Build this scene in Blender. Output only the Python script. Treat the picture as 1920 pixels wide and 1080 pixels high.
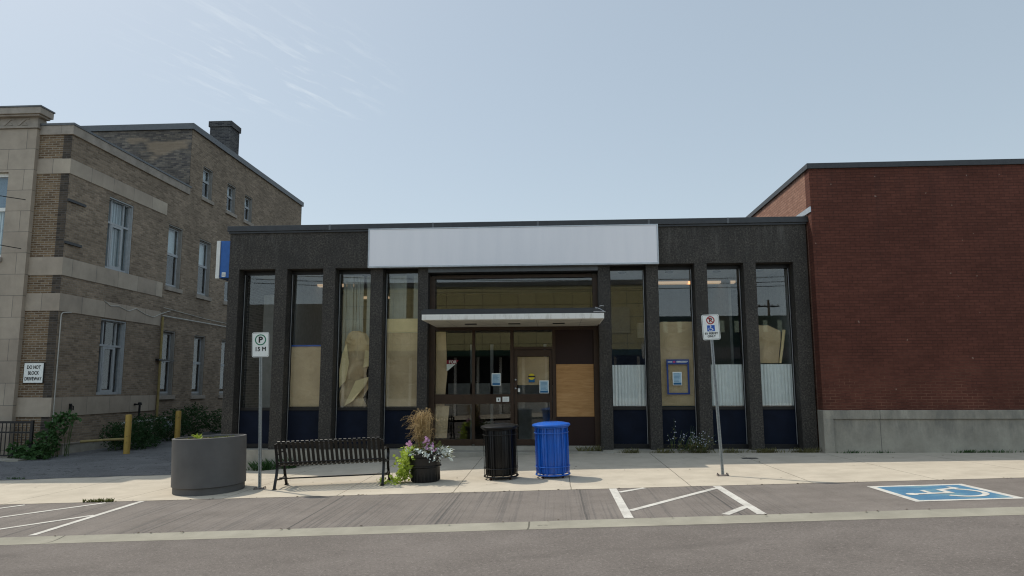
import bpy, bmesh, math, random
from mathutils import Vector, Matrix
from math import sin, cos, pi, radians, sqrt, atan
random.seed(7)
for o in list(bpy.data.objects): bpy.data.objects.remove(o)
SC = bpy.context.scene
COL = SC.collection

# ------------------------------------------------------------------ camera
F = 1350.0
PITCH = atan(182 / F); YAW = atan(80 / F) * cos(PITCH); ROLL = radians(-0.23)
cam = bpy.data.cameras.new("camera"); camo = bpy.data.objects.new("camera", cam); COL.objects.link(camo)
fw = Vector((-sin(YAW) * cos(PITCH), cos(YAW) * cos(PITCH), sin(PITCH)))
r0 = Vector((cos(YAW), sin(YAW), 0)); u0 = r0.cross(fw)
rr = r0 * cos(ROLL) + u0 * sin(ROLL); uu = -r0 * sin(ROLL) + u0 * cos(ROLL)
m3 = Matrix((rr, uu, -fw)).transposed()
camo.matrix_world = Matrix.Translation((0, -17.4, 1.5)) @ m3.to_4x4()
cam.sensor_width = 36; cam.lens = F / 1920 * 36; cam.clip_end = 3000; cam.clip_start = 0.05
SC.camera = camo

# ------------------------------------------------------------------ light
TO_SUN = Vector((-0.58, 0.44, 1.0)).normalized()
ELEV = math.asin(TO_SUN.z); AZ = math.atan2(TO_SUN.x, TO_SUN.y)      # azimuth clockwise from +Y
sun = bpy.data.lights.new("sun", 'SUN'); sun.energy = 3.4; sun.angle = radians(0.6); sun.color = (1, 0.925, 0.80)
suno = bpy.data.objects.new("sun", sun); COL.objects.link(suno)
suno.rotation_euler = TO_SUN.to_track_quat('Z', 'Y').to_euler(); suno.location = (-20, 20, 40)
W = bpy.data.worlds.new("World"); SC.world = W; W.use_nodes = True
nt = W.node_tree; N = nt.nodes; L = nt.links; N.clear()
sky = N.new('ShaderNodeTexSky'); sky.sky_type = 'NISHITA'; sky.sun_disc = False
sky.sun_elevation = ELEV; sky.sun_rotation = AZ
sky.air_density = 1.0; sky.dust_density = 2.0; sky.ozone_density = 1.0; sky.altitude = 100
bgn = N.new('ShaderNodeBackground'); bgn.inputs[1].default_value = 0.108
wo = N.new('ShaderNodeOutputWorld')
tc = N.new('ShaderNodeTexCoord'); sp = N.new('ShaderNodeSeparateXYZ'); L.new(tc.outputs['Generated'], sp.inputs[0])
def M(op, a, b=None, c=None, tree=None):
    n = (tree or nt).nodes.new('ShaderNodeMath'); n.operation = op
    for i, v in enumerate((a, b, c)):
        if v is None: continue
        if isinstance(v, (int, float)): n.inputs[i].default_value = v
        else: (tree or nt).links.new(v, n.inputs[i])
    return n.outputs[0]
zc = M('MAXIMUM', sp.outputs[2], 0.05)
px_ = M('DIVIDE', sp.outputs[0], zc); py_ = M('DIVIDE', sp.outputs[1], zc)
along = M('ADD', M('MULTIPLY', px_, .42), M('MULTIPLY', py_, .907))
across = M('SUBTRACT', M('MULTIPLY', px_, .907), M('MULTIPLY', py_, .42))
cb = N.new('ShaderNodeCombineXYZ'); L.new(M('MULTIPLY', along, 3.6), cb.inputs[0]); L.new(M('MULTIPLY', across, 17.0), cb.inputs[1])
nz = N.new('ShaderNodeTexNoise'); nz.inputs['Scale'].default_value = 1.0; nz.inputs['Detail'].default_value = 7; nz.inputs['Roughness'].default_value = .62
nz.inputs['Distortion'].default_value = .35
L.new(cb.outputs[0], nz.inputs['Vector'])
rmp = N.new('ShaderNodeMapRange'); rmp.inputs[1].default_value = .52; rmp.inputs[2].default_value = .74
L.new(nz.outputs[0], rmp.inputs[0])
dx = M('ADD', px_, .9); dy = M('SUBTRACT', py_, 2.12)
dist = M('ADD', M('MULTIPLY', M('MULTIPLY', dx, dx), 5.0), M('MULTIPLY', M('MULTIPLY', dy, dy), 3.2))
mask = M('SUBTRACT', 1.0, dist); mask = M('MAXIMUM', mask, 0)
cl = M('MULTIPLY', M('MULTIPLY', rmp.outputs[0], mask), .50)
hz = N.new('ShaderNodeMixRGB'); hz.inputs[2].default_value = (5.5, 6.45, 6.95, 1)
L.new(M('ADD', M('MULTIPLY', M('POWER', 2.718, M('MULTIPLY', M('MAXIMUM', sp.outputs[2], 0.), -5.5)), .42), .50), hz.inputs[0])
L.new(sky.outputs[0], hz.inputs[1])
mx = N.new('ShaderNodeMixRGB'); mx.inputs[2].default_value = (7.6, 8.2, 8.6, 1)
L.new(cl, mx.inputs[0]); L.new(hz.outputs[0], mx.inputs[1])
sky_fill_gain = M('ADD', M('ADD', 1.0, M('MULTIPLY', M('POWER', 2.718, M('MULTIPLY', M('ABSOLUTE', sp.outputs[2]), -7.)), .22)), M('ADD', M('MULTIPLY', M('MAXIMUM', M('SUBTRACT', sp.outputs[2], .5), 0.), 1.3), M('MULTIPLY', M('MAXIMUM', M('SUBTRACT', M('MULTIPLY', sp.outputs[1], -1.), .1), 0.), .9)))  # brighter horizon, plus added unseen fill overhead and behind the camera
vm = N.new('ShaderNodeVectorMath'); vm.operation = 'SCALE'; L.new(mx.outputs[0], vm.inputs[0]); L.new(sky_fill_gain, vm.inputs['Scale'])
L.new(vm.outputs[0], bgn.inputs[0]); L.new(bgn.outputs[0], wo.inputs[0])
SC.view_settings.view_transform = 'Standard'; SC.view_settings.look = 'None'
SC.view_settings.exposure = 0.0; SC.view_settings.gamma = 1
SC.render.engine = 'CYCLES'
SC.cycles.filter_width = 1.15; SC.cycles.denoising_prefilter = 'ACCURATE'; SC.cycles.denoising_input_passes = 'RGB_ALBEDO_NORMAL'
SC.cycles.max_bounces = 8; SC.cycles.transparent_max_bounces = 16; SC.cycles.glossy_bounces = 4
SC.cycles.caustics_reflective = False; SC.cycles.caustics_refractive = False

# ------------------------------------------------------------------ ground height
def interp(x, xs, ys):
    if x <= xs[0]: return ys[0]
    for i in range(len(xs) - 1):
        if x <= xs[i + 1]: return ys[i] + (ys[i + 1] - ys[i]) * (x - xs[i]) / (xs[i + 1] - xs[i])
    return ys[-1]
def zb(X): return interp(X, [-40, -13, -8, -7, -3.9, -1.5, 0, 12, 40], [-.55, -.45, -.50, -.50, -.25, -.13, -.08, -.04, .1])
def g(X, Y):
    X = max(-45, min(45, X))
    zc = -.19 + .030 * X; zg = -.20 + .036 * X
    if Y >= 0: return zb(X) + .01 * min(Y, 30)
    if Y >= -5.35: return zb(X) + (zc - zb(X)) * (-Y / 5.35)
    if Y >= -7.96: return zc + (zg - zc) * ((-Y - 5.35) / 2.61)
    return zg

# ------------------------------------------------------------------ materials
MATS = {}
class MT:
    """small node-material builder"""
    def __init__(s, name, rough=.8, spec=.3, metal=0):
        s.m = bpy.data.materials.new(name); s.m.use_nodes = True; s.t = s.m.node_tree; s.N = s.t.nodes; s.L = s.t.links
        s.b = s.N['Principled BSDF']; s.b.inputs['Roughness'].default_value = rough
        s.b.inputs['Specular IOR Level'].default_value = spec; s.b.inputs['Metallic'].default_value = metal
        s.geo = None; MATS[name] = s.m
    def pos(s):
        if not s.geo: s.geo = s.N.new('ShaderNodeNewGeometry')
        return s.geo.outputs['Position']
    def obj(s):
        n = s.N.new('ShaderNodeTexCoord'); return n.outputs['Object']
    def mapped(s, scale, src=None, loc=(0, 0, 0)):
        n = s.N.new('ShaderNodeMapping'); n.inputs['Scale'].default_value = scale; n.inputs['Location'].default_value = loc
        s.L.new(src or s.pos(), n.inputs[0]); return n.outputs[0]
    def noise(s, scale, detail=4, rough=.55, vec=None, dist=0):
        n = s.N.new('ShaderNodeTexNoise'); n.inputs['Scale'].default_value = scale; n.inputs['Detail'].default_value = detail
        n.inputs['Roughness'].default_value = rough; n.inputs['Distortion'].default_value = dist
        s.L.new(vec or s.pos(), n.inputs['Vector']); return n.outputs[0]
    def rng(s, v, a, b, c=0., d=1.):
        n = s.N.new('ShaderNodeMapRange'); n.inputs[1].default_value = a; n.inputs[2].default_value = b
        n.inputs[3].default_value = c; n.inputs[4].default_value = d; s.L.new(v, n.inputs[0]); return n.outputs[0]
    def ramp(s, v, stops):
        n = s.N.new('ShaderNodeValToRGB'); e = n.color_ramp.elements
        while len(e) < len(stops): e.new(.5)
        for i, (p, c) in enumerate(stops): e[i].position = p; e[i].color = (*c, 1)
        s.L.new(v, n.inputs[0]); return n.outputs[0]
    def mix(s, fac, a, b, mode='MIX'):
        n = s.N.new('ShaderNodeMixRGB'); n.blend_type = mode
        for i, v in enumerate((fac, a, b)):
            if isinstance(v, (int, float)): n.inputs[i].default_value = v
            elif isinstance(v, tuple): n.inputs[i].default_value = (*v, 1)
            else: s.L.new(v, n.inputs[i])
        return n.outputs[0]
    def math(s, op, a, b=None, c=None): return M(op, a, b, c, s.t)
    def col(s, v):
        if isinstance(v, tuple): s.b.inputs['Base Color'].default_value = (*v, 1)
        else: s.L.new(v, s.b.inputs['Base Color'])
        return s
    def bump(s, h, strength=.3, dist=.01):
        n = s.N.new('ShaderNodeBump'); n.inputs['Strength'].default_value = strength; n.inputs['Distance'].default_value = dist
        s.L.new(h, n.inputs['Height']); s.L.new(n.outputs[0], s.b.inputs['Normal']); return s
    def wallvec(s):
        """(horizontal coordinate along the wall, height, 0) for walls facing X or Y"""
        p = s.N.new('ShaderNodeSeparateXYZ'); s.L.new(s.pos(), p.inputs[0])
        q = s.N.new('ShaderNodeSeparateXYZ'); s.L.new(s.geo.outputs['True Normal'], q.inputs[0])
        f = s.math('GREATER_THAN', s.math('ABSOLUTE', q.outputs[0]), .5)
        u = s.math('ADD', s.math('MULTIPLY', f, p.outputs[1]), s.math('MULTIPLY', s.math('SUBTRACT', 1., f), p.outputs[0]))
        c = s.N.new('ShaderNodeCombineXYZ'); s.L.new(u, c.inputs[0]); s.L.new(p.outputs[2], c.inputs[1]); return c.outputs[0]

def flat(name, c, rough=.6, spec=.4, metal=0, var=.12, vscale=9., bump=0, bscale=60):
    s = MT(name, rough, spec, metal)
    n = s.noise(vscale, 5, .6)
    lo = tuple(x * (1 - var) for x in c); hi = tuple(min(1, x * (1 + var)) for x in c)
    s.col(s.ramp(n, [(.3, lo), (.7, hi)]))
    if bump: s.bump(s.noise(bscale, 3), bump, .005)
    return s.m
def brick(name, c1, c2, mortar, bw=.225, bh=.067, ms=.009, stain=(.7, 1.15), bumpst=.5, patches=None, mort2=None, off=0.):
    s = MT(name, .9, .2); v = s.wallvec()
    b = s.N.new('ShaderNodeTexBrick'); b.inputs['Scale'].default_value = 1; b.inputs['Brick Width'].default_value = bw
    b.inputs['Row Height'].default_value = bh; b.inputs['Mortar Size'].default_value = ms; b.inputs['Mortar Smooth'].default_value = .25
    b.inputs['Bias'].default_value = off; b.inputs['Color1'].default_value = (*c1, 1); b.inputs['Color2'].default_value = (*c2, 1)
    b.inputs['Mortar'].default_value = (*mortar, 1); s.L.new(v, b.inputs['Vector'])
    c = b.outputs['Color']
    st = s.rng(s.noise(.9, 6, .65), .3, .7, stain[0], stain[1])
    st2 = s.rng(s.noise(14, 3, .6), .3, .7, .88, 1.12)
    cc = s.N.new('ShaderNodeCombineXYZ'); k = s.math('MULTIPLY', st, st2)
    for i in range(3): s.L.new(k, cc.inputs[i])
    c = s.mix(1., c, cc.outputs[0], 'MULTIPLY')
    if patches: c = s.mix(s.rng(s.noise(.55, 3, .5, s.mapped((1, 1, 2.4))), .56, .62), c, s.mix(.6, c, patches))
    s.col(c)
    s.bump(s.math('SUBTRACT', 1., b.outputs['Fac']), bumpst, .008)
    return s.m

# facade granite aggregate
s = MT('dark_aggregate', .75, .35)
a = s.noise(24, 5, .95); c = s.ramp(a, [(.38, (.008, .0078, .0072)), (.50, (.042, .037, .031)), (.58, (.082, .074, .063)), (.67, (.19, .175, .15))])
st = s.noise(1., 6, .7, s.mapped((7., 7., .9)))
p = s.N.new('ShaderNodeSeparateXYZ'); s.L.new(s.pos(), p.inputs[0])
up = s.rng(p.outputs[2], 4.2, 5.2)
eff = s.math('MULTIPLY', s.rng(st, .5, .75, 0., .75), up)
c = s.mix(eff, c, (.125, .12, .108))
c = s.mix(s.rng(s.noise(1.6, 6, .7), .40, .66, 0., .55), c, (.016, .015, .014))
s.col(c); s.bump(s.noise(70, 4, .7), .6, .006); AGG = s.m

# sidewalk concrete with joints
def concrete(name, c1, c2, joints=None, stain=.25, bumps=.25, grain=140):
    s = MT(name, .9, .2)
    c = s.ramp(s.noise(2.2, 7, .62), [(.3, c1), (.7, c2)])
    c = s.mix(s.rng(s.noise(grain, 2, .7), .35, .7, 0., .35), c, tuple(x * .72 for x in c1))
    c = s.mix(s.rng(s.noise(.8, 5, .7), .52, .75, 0., stain), c, tuple(x * .7 for x in c1))
    # few small dark spots
    c = s.mix(s.rng(s.noise(6.5, 2, .4), .735, .75, 0., .45), c, tuple(x * .3 for x in c1))
    if joints:
        p = s.N.new('ShaderNodeSeparateXYZ'); s.L.new(s.pos(), p.inputs[0])
        wob = s.math('MULTIPLY', s.noise(3, 2), .02)
        fx = s.math('FRACT', s.math('DIVIDE', s.math('ADD', s.math('SUBTRACT', p.outputs[0], joints[0]), wob), joints[1]))
        j = s.math('LESS_THAN', fx, joints[2] / joints[1])
        c = s.mix(s.math('MULTIPLY', j, .75), c, tuple(x * .22 for x in c1))
    s.col(c); s.bump(s.noise(80, 4, .7), bumps, .004); return s.m
WALK = concrete('sidewalk_concrete', (.425, .375, .30), (.545, .485, .392), (.24, 1.93, .016))
GUTC = concrete('gutter_concrete', (.255, .24, .195), (.35, .33, .27), (-.35, 6.1, .022), .35)
FOUND = concrete('foundation_concrete', (.27, .25, .21), (.42, .39, .325), None, .6, .4)
s = MT('damp_plinth', .9, .2)
p = s.N.new('ShaderNodeSeparateXYZ'); s.L.new(s.pos(), p.inputs[0])
c = s.ramp(s.noise(1.5, 7, .65), [(.3, (.27, .25, .205)), (.7, (.43, .40, .33))])
dmp = s.rng(s.math('ADD', p.outputs[2], s.math('MULTIPLY', s.noise(1.3, 6, .7, s.mapped((1, 1, 1.8))), .8)), .42, .95, 0., 1.)
c = s.mix(s.math('MULTIPLY', dmp, s.rng(s.noise(1., 6, .7, s.mapped((2.6, 2.6, .8))), .42, .62, .1, .7)), c, (.15, .145, .13))
c = s.mix(s.rng(s.noise(20, 5, .9), .55, .7, 0., .4), c, (.14, .13, .11))
jx = s.math('FRACT', s.math('DIVIDE', s.math('SUBTRACT', p.outputs[0], .55), 3.4))
c = s.mix(s.math('MULTIPLY', s.math('LESS_THAN', jx, .004), .7), c, (.06, .055, .05))
s.col(c); s.bump(s.noise(30, 6, .8), .5, .01); DAMP = s.m
# tined concrete parking lane
s = MT('parking_surface', .9, .2)
c = s.ramp(s.noise(1.6, 7, .65), [(.3, (.140, .122, .108)), (.7, (.200, .176, .157))])
tine = s.noise(1., 3, .6, s.mapped((30, .22, 1)))
xs = s.N.new('ShaderNodeSeparateXYZ'); s.L.new(s.pos(), xs.inputs[0])
amt = s.rng(s.noise(1., 3, .5, s.mapped((.8, .25, 1))), .38, .6, .30, .60)
fade = s.rng(xs.outputs[0], 2.6, 3.4, 1., .12)
c = s.mix(s.math('MULTIPLY', s.rng(tine, .5, .62), s.math('MULTIPLY', amt, fade)), c, (.085, .080, .078))
c = s.mix(s.rng(s.noise(36, 5, .95), .55, .68, 0., .7), c, (.30, .28, .26))
c = s.mix(s.rng(s.noise(34, 5, .95, s.mapped((1, 1, 1), loc=(5, 3, 0))), .54, .68, 0., .75), c, (.05, .047, .045))
fx = s.math('FRACT', s.math('DIVIDE', s.math('ADD', s.math('SUBTRACT', xs.outputs[0], .38), s.math('MULTIPLY', s.noise(2, 2), .03)), 1.93))
c = s.mix(s.math('MULTIPLY', s.math('LESS_THAN', fx, .014), s.math('MULTIPLY', fade, .6)), c, (.05, .05, .05))
s.col(c); s.bump(s.math('ADD', s.noise(120, 3, .7), s.math('MULTIPLY', tine, fade)), .35, .005); PARK = s.m
# asphalt
def asphalt(name, lo, hi, cracks=False):
    s = MT(name, .9, .25)
    c = s.ramp(s.noise(.9, 7, .65), [(.3, lo), (.7, hi)])
    c = s.mix(s.rng(s.noise(34, 5, .95), .54, .66, 0., .8), c, tuple(min(1, x * 2.1) for x in hi))
    c = s.mix(s.rng(s.noise(32, 5, .95, s.mapped((1, 1, 1), loc=(9, 4, 0))), .53, .66, 0., .85), c, tuple(x * .35 for x in lo))
    c = s.mix(s.rng(s.noise(1., 4, .6, s.mapped((.15, 1.6, 1))), .6, .72, 0., .28), c, tuple(x * .6 for x in lo))
    c = s.mix(s.rng(s.noise(.55, 3, .5, s.mapped((.6, 1.6, 1), loc=(3.1, 0, 0))), .64, .72, 0., .35), c, tuple(x * .45 for x in lo))
    if cracks:
        v = s.N.new('ShaderNodeTexVoronoi'); v.feature = 'DISTANCE_TO_EDGE'; v.inputs['Scale'].default_value = 1.
        w = s.N.new('ShaderNodeVectorMath'); w.operation = 'ADD'; nn = s.N.new('ShaderNodeTexNoise'); nn.inputs['Scale'].default_value = 2.5
        s.L.new(s.pos(), nn.inputs['Vector']); s.L.new(s.mapped((.55, 1.3, 1)), w.inputs[0]); s.L.new(nn.outputs['Color'], w.inputs[1])
        s.L.new(w.outputs[0], v.inputs['Vector'])
        c = s.mix(s.rng(v.outputs['Distance'], 0., .022, .8, 0.), c, (.015, .015, .015))
    s.col(c); s.bump(s.noise(110, 4, .75), .5, .006); return s.m
ROAD = asphalt('road_asphalt', (.112, .098, .088), (.160, .141, .128))
DRIVE = asphalt('driveway_asphalt', (.085, .085, .085), (.145, .145, .145), True)
s = MT('soil', 1., .1); s.col(s.ramp(s.noise(8, 6, .7), [(.3, (.035, .028, .018)), (.7, (.10, .085, .055))])); s.bump(s.noise(40, 4), .6, .02); SOIL = s.m
s = MT('road_paint', .8, .3); s.col(s.mix(s.rng(s.noise(26, 6, .95), .53, .64, 0., .8), s.ramp(s.noise(5, 5), [(.3, (.44, .42, .38)), (.7, (.62, .60, .55))]), (.22, .21, .2))); PAINT = s.m
s = MT('blue_paint', .75, .3)
bc = s.ramp(s.noise(2.3, 6, .65), [(.3, (.045, .13, .22)), (.5, (.06, .17, .28)), (.68, (.15, .26, .28))])
s.col(s.mix(s.rng(s.noise(22, 6, .95), .54, .66, 0., .7), bc, (.20, .22, .22))); BLUEP = s.m

BRK_TAN = brick('tan_brick', (.165, .125, .088), (.300, .232, .165), (.235, .20, .16), stain=(.72, 1.12))
BRK_FRONT = brick('brown_brick_panel', (.115, .074, .044), (.215, .148, .088), (.27, .235, .185), ms=.011, stain=(.8, 1.1))
BRK_DARK = brick('sooty_brick', (.07, .062, .06), (.20, .17, .135), (.12, .11, .10), stain=(.55, 1.3), patches=(.33, .25, .17))
BRK_SHADE = brick('shaded_corner_brick', (.045, .038, .032), (.10, .078, .058), (.10, .09, .08))  # brick colour darkened to paint the shade beside the front corner
BRK_CHIM = brick('chimney_brick', (.035, .035, .04), (.10, .095, .09), (.14, .135, .13))
BRK_MAROON = brick('painted_maroon_brick', (.092, .033, .023), (.116, .042, .029), (.058, .025, .019), ms=.006, stain=(.82, 1.12), bumpst=.7)
BRK_RED = brick('red_brick', (.24, .125, .088), (.32, .18, .13), (.17, .10, .08), ms=.007, stain=(.9, 1.08))
def weather_maroon():
    s = MT.__new__(MT); s.m = BRK_MAROON; s.t = s.m.node_tree; s.N = s.t.nodes; s.L = s.t.links; s.b = s.N['Principled BSDF']; s.geo = None
    src = s.b.inputs['Base Color'].links[0].from_socket; br = [n for n in s.N if n.type == 'TEX_BRICK'][0]
    p = s.N.new('ShaderNodeSeparateXYZ'); s.L.new(s.pos(), p.inputs[0])
    low = s.rng(s.math('ADD', p.outputs[2], s.math('MULTIPLY', s.noise(.8, 4), 1.6)), 2.0, 3.0, 1., 0.)
    k = s.math('MULTIPLY', s.math('MULTIPLY', br.outputs['Fac'], low), s.rng(s.noise(2.5, 4, .7), .38, .62, 0., .8))
    c = s.mix(k, src, (.24, .12, .08))
    run = s.math('MULTIPLY', s.rng(s.noise(1, 5, .7, s.mapped((3.2, 3.2, .22))), .50, .72, 0., .55), s.rng(p.outputs[2], 3.2, 6.6))
    c = s.mix(run, c, (.050, .026, .022))
    c = s.mix(s.rng(s.noise(7, 1, .5), .77, .785, 0., .6), c, (.30, .22, .18))
    s.col(c)
weather_maroon()
def stone(name, c1, c2, bw, bh, ms=.006, mort=(.12, .11, .10), off=(0, 0)):
    s = MT(name, .85, .25)
    b = s.N.new('ShaderNodeTexBrick'); b.inputs['Scale'].default_value = 1; b.inputs['Brick Width'].default_value = bw
    b.inputs['Row Height'].default_value = bh; b.inputs['Mortar Size'].default_value = ms
    b.inputs['Color1'].default_value = (*c1, 1); b.inputs['Color2'].default_value = (*c2, 1); b.inputs['Mortar'].default_value = (*mort, 1)
    mp = s.N.new('ShaderNodeMapping'); mp.inputs['Location'].default_value = (off[0], off[1], 0); s.L.new(s.wallvec(), mp.inputs[0]); s.L.new(mp.outputs[0], b.inputs['Vector'])
    c = s.mix(1., b.outputs['Color'], s.ramp(s.noise(1.4, 6, .65), [(.3, (.78, .77, .76)), (.7, (1.1, 1.08, 1.05))]), 'MULTIPLY')
    c = s.mix(s.rng(s.noise(1, 5, .7, s.mapped((5, 5, .7))), .55, .8, 0., .3), c, tuple(x * .55 for x in c1))
    s.col(c); s.bump(s.math('ADD', s.math('MULTIPLY', b.outputs['Fac'], -1.), s.math('MULTIPLY', s.noise(50, 4), .15)), .3, .006); return s.m
STONE = stone('limestone', (.34, .29, .235), (.41, .355, .29), 1.05, .62, off=(.2, .25))
BAND = stone('limestone_band', (.34, .29, .235), (.42, .365, .295), 1.12, 3.0, off=(.1, 1.45))
CAP = flat('coping_stone', (.29, .255, .215), .9, .2, var=.2, vscale=3, bump=.3)
METALDK = flat('dark_metal_flashing', (.045, .047, .05), .5, .4, .3)
METALGR = flat('grey_metal_flashing', (.11, .115, .12), .5, .4, .2)
SIGNGREY = MT('blank_sign_face', .55, .3); SIGNGREY.col(SIGNGREY.mix(SIGNGREY.rng(SIGNGREY.noise(1, 5, .6, SIGNGREY.mapped((4, 1, .5))), .4, .7, 0., .5), (.80, .79, .81), (.72, .72, .75))); SIGNGREY = SIGNGREY.m
WHITE = flat('white_painted_metal', (.72, .72, .68), .5, .4, var=.1, vscale=5)
s = MT('canopy_white', .7, .3); s.col(s.mix(s.rng(s.noise(1, 6, .75, s.mapped((9, 9, 2))), .5, .72, 0., .6), (.74, .73, .68), (.36, .33, .27))); CANW = s.m
SOFFIT = flat('canopy_soffit', (.50, .47, .40), .8, .2, var=.15, vscale=4)
BRONZE = flat('bronze_frame', (.040, .022, .012), .45, .45, .3, var=.2)
BLACKF = flat('black_frame', (.010, .010, .011), .4, .4)
NAVY = flat('navy_panel', (.006, .010, .022), .6, .12, var=.25, vscale=3)
s = MT('plywood', .75, .3); cl_ = s.noise(1., 6, .65, s.mapped((2.2, 2.2, 17)), dist=.8)
s.col(s.ramp(cl_, [(.3, (.33, .175, .065)), (.5, (.42, .23, .09)), (.7, (.49, .29, .125))])); PLY = s.m
s = MT('brown_paper', .85, .15)
c = s.ramp(s.noise(2.0, 4, .5), [(.3, (.50, .375, .225)), (.7, (.64, .49, .31))]); s.col(c)
s.bump(s.noise(3.5, 3, .5, dist=1.2), .8, .05); PAPER = s.m
PAPER2 = flat('pale_brown_paper', (.74, .60, .34), .85, .15, var=.1, vscale=3)
CORR = flat('frosted_sheet', (.86, .90, .90), .4, .4, var=.05)
BLIND = flat('vertical_blind', (.40, .43, .40), .8, .2, var=.15, vscale=2)
INWALL = flat('interior_wall', (.30, .31, .31), .9, .1)
INBLUE = flat('interior_blue_wall', (.065, .08, .13), .9, .1)
INDARK = flat('interior_dark', (.018, .017, .016), .9, .1)
CEIL = flat('ceiling_tile', (.55, .56, .54), .9, .1)
INFLOOR = flat('interior_floor', (.10, .095, .085), .7, .3)
ALU = flat('aluminium', (.42, .44, .46), .4, .5, .6)
GALV = flat('galvanised_steel', (.30, .33, .34), .45, .5, .5, var=.25, vscale=30)
SIGNW = flat('sign_white', (.78, .80, .76), .5, .4, var=.05)
BLK = flat('sign_black', (.012, .012, .012), .5, .4)
GREEN = flat('sign_green', (.008, .17, .085), .5, .4)
RED = flat('sign_red', (.36, .012, .018), .5, .4)
BLUE = flat('sign_blue', (.012, .09, .40), .5, .4)
BOXBLUE = flat('blue_lightbox', (.022, .115, .38), .45, .4)
NOTICE = flat('notice_pale_blue', (.36, .52, .62), .6, .2, var=.08)
NOTICED = flat('notice_dark_blue', (.02, .12, .26), .6, .2)
YEL = flat('sticker_yellow', (.62, .50, .04), .6, .2)
BENCHM = flat('black_gloss_paint', (.004, .004, .0045), .38, .3)
BINB = flat('black_bin_paint', (.004, .004, .0045), .36, .35)
BINBLUE = flat('blue_bin_paint', (.010, .11, .50), .3, .5, var=.08)
PLANTC = flat('charcoal_planter', (.105, .102, .100), .7, .3, var=.1, vscale=3, bump=.15)
YPAINT = MT('yellow_bollard', .6, .3); YPAINT.col(YPAINT.mix(YPAINT.rng(YPAINT.noise(9, 6, .7), .58, .66, 0., .8), (.40, .265, .065), (.09, .055, .03))); YPAINT = YPAINT.m
YPIPE = flat('yellow_pipe', (.23, .18, .07), .6, .3, var=.2)
OLDWHITE = flat('weathered_white', (.42, .41, .37), .7, .3, var=.15)
WFRAME = flat('window_frame_grey', (.34, .36, .37), .6, .3)
WTRIM = flat('window_trim_brown', (.25, .24, .22), .7, .3)
BLINDW = flat('white_blind', (.62, .70, .70), .7, .2, var=.08)
BLINDS = MT('striped_blind', .8, .2); BLINDS.col(BLINDS.ramp(BLINDS.noise(1, 1, .5, BLINDS.mapped((18, 18, .01))), [(.42, (.22, .27, .28)), (.52, (.62, .70, .70))])); BLINDS = BLINDS.m
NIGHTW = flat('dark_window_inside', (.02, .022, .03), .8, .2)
ROPE = flat('cable_black', (.012, .012, .012), .6, .2)
POTM = flat('black_pot_plastic', (.010, .010, .011), .4, .4)
def leafmat(name, a, b, c=None, trans=.25):
    s = MT(name, .65, .25)
    n = s.N.new('ShaderNodeNewGeometry') if False else None
    v = s.noise(9, 3, .6); v2 = s.noise(55, 2, .6)
    s.col(s.ramp(s.math('ADD', s.math('MULTIPLY', v, .5), s.math('MULTIPLY', v2, .5)), [(.35, a), (.5, tuple((x + y) / 2 for x, y in zip(a, b))), (.66, c or b)]))
    tr = s.N.new('ShaderNodeBsdfTranslucent'); tr.inputs[0].default_value = (*b, 1)
    mixn = s.N.new('ShaderNodeMixShader'); mixn.inputs[0].default_value = trans
    out = s.N['Material Output']; s.L.new(s.b.outputs[0], mixn.inputs[1]); s.L.new(tr.outputs[0], mixn.inputs[2]); s.L.new(mixn.outputs[0], out.inputs[0])
    return s.m
LEAF = leafmat('dark_weed_leaf', (.012, .034, .012), (.034, .082, .022))
LEAFV = leafmat('vine_leaf', (.022, .062, .018), (.062, .130, .036))
LIME = leafmat('lime_leaf', (.22, .33, .04), (.50, .60, .10))
MOSS = leafmat('moss', (.06, .08, .02), (.17, .18, .06))
SILVER = leafmat('silver_leaf', (.50, .56, .52), (.80, .84, .80), trans=.1)
PINK = leafmat('pink_petal', (.55, .22, .44), (.80, .50, .70))
PLUME = leafmat('brown_plume', (.24, .17, .06), (.58, .42, .22))
STEMG = leafmat('stem_green', (.05, .09, .03), (.11, .16, .06))
CHIC = leafmat('chicory_petal', (.38, .40, .50), (.60, .62, .68))
DRYG = leafmat('dry_weed', (.09, .085, .035), (.20, .19, .08))
def glass(name, tint=(.94, .95, .94), refl=.045, power=1.0):
    m = bpy.data.materials.new(name); m.use_nodes = True; t = m.node_tree; t.nodes.clear(); n = t.nodes.new; l = t.links.new
    tr = n('ShaderNodeBsdfTransparent'); tr.inputs[0].default_value = (*tint, 1)
    gl = n('ShaderNodeBsdfGlossy'); gl.inputs['Roughness'].default_value = 0.0; gl.inputs[0].default_value = (1, 1, 1, 1)
    lw = n('ShaderNodeLayerWeight'); lw.inputs[0].default_value = .5
    pw = M('POWER', lw.outputs['Facing'], 4.0, None, t); fac = M('ADD', M('MULTIPLY', pw, .35, None, t), refl, None, t)
    geo = n('ShaderNodeNewGeometry')                       # faint waviness of old plate glass
    ns = n('ShaderNodeTexNoise'); ns.inputs['Scale'].default_value = .3; ns.inputs['Detail'].default_value = 1; l(geo.outputs['Position'], ns.inputs['Vector'])
    bp = n('ShaderNodeBump'); bp.inputs['Strength'].default_value = .02 * power; bp.inputs['Distance'].default_value = .02; l(ns.outputs[0], bp.inputs['Height']); l(bp.outputs[0], gl.inputs['Normal'])
    mxs = n('ShaderNodeMixShader'); l(fac, mxs.inputs[0]); l(tr.outputs[0], mxs.inputs[1]); l(gl.outputs[0], mxs.inputs[2])
    o = n('ShaderNodeOutputMaterial'); l(mxs.outputs[0], o.inputs[0]); MATS[name] = m; return m
GLASS = glass('shop_glass'); GLASSW = glass('house_glass', (.9, .92, .93), .045)
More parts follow.
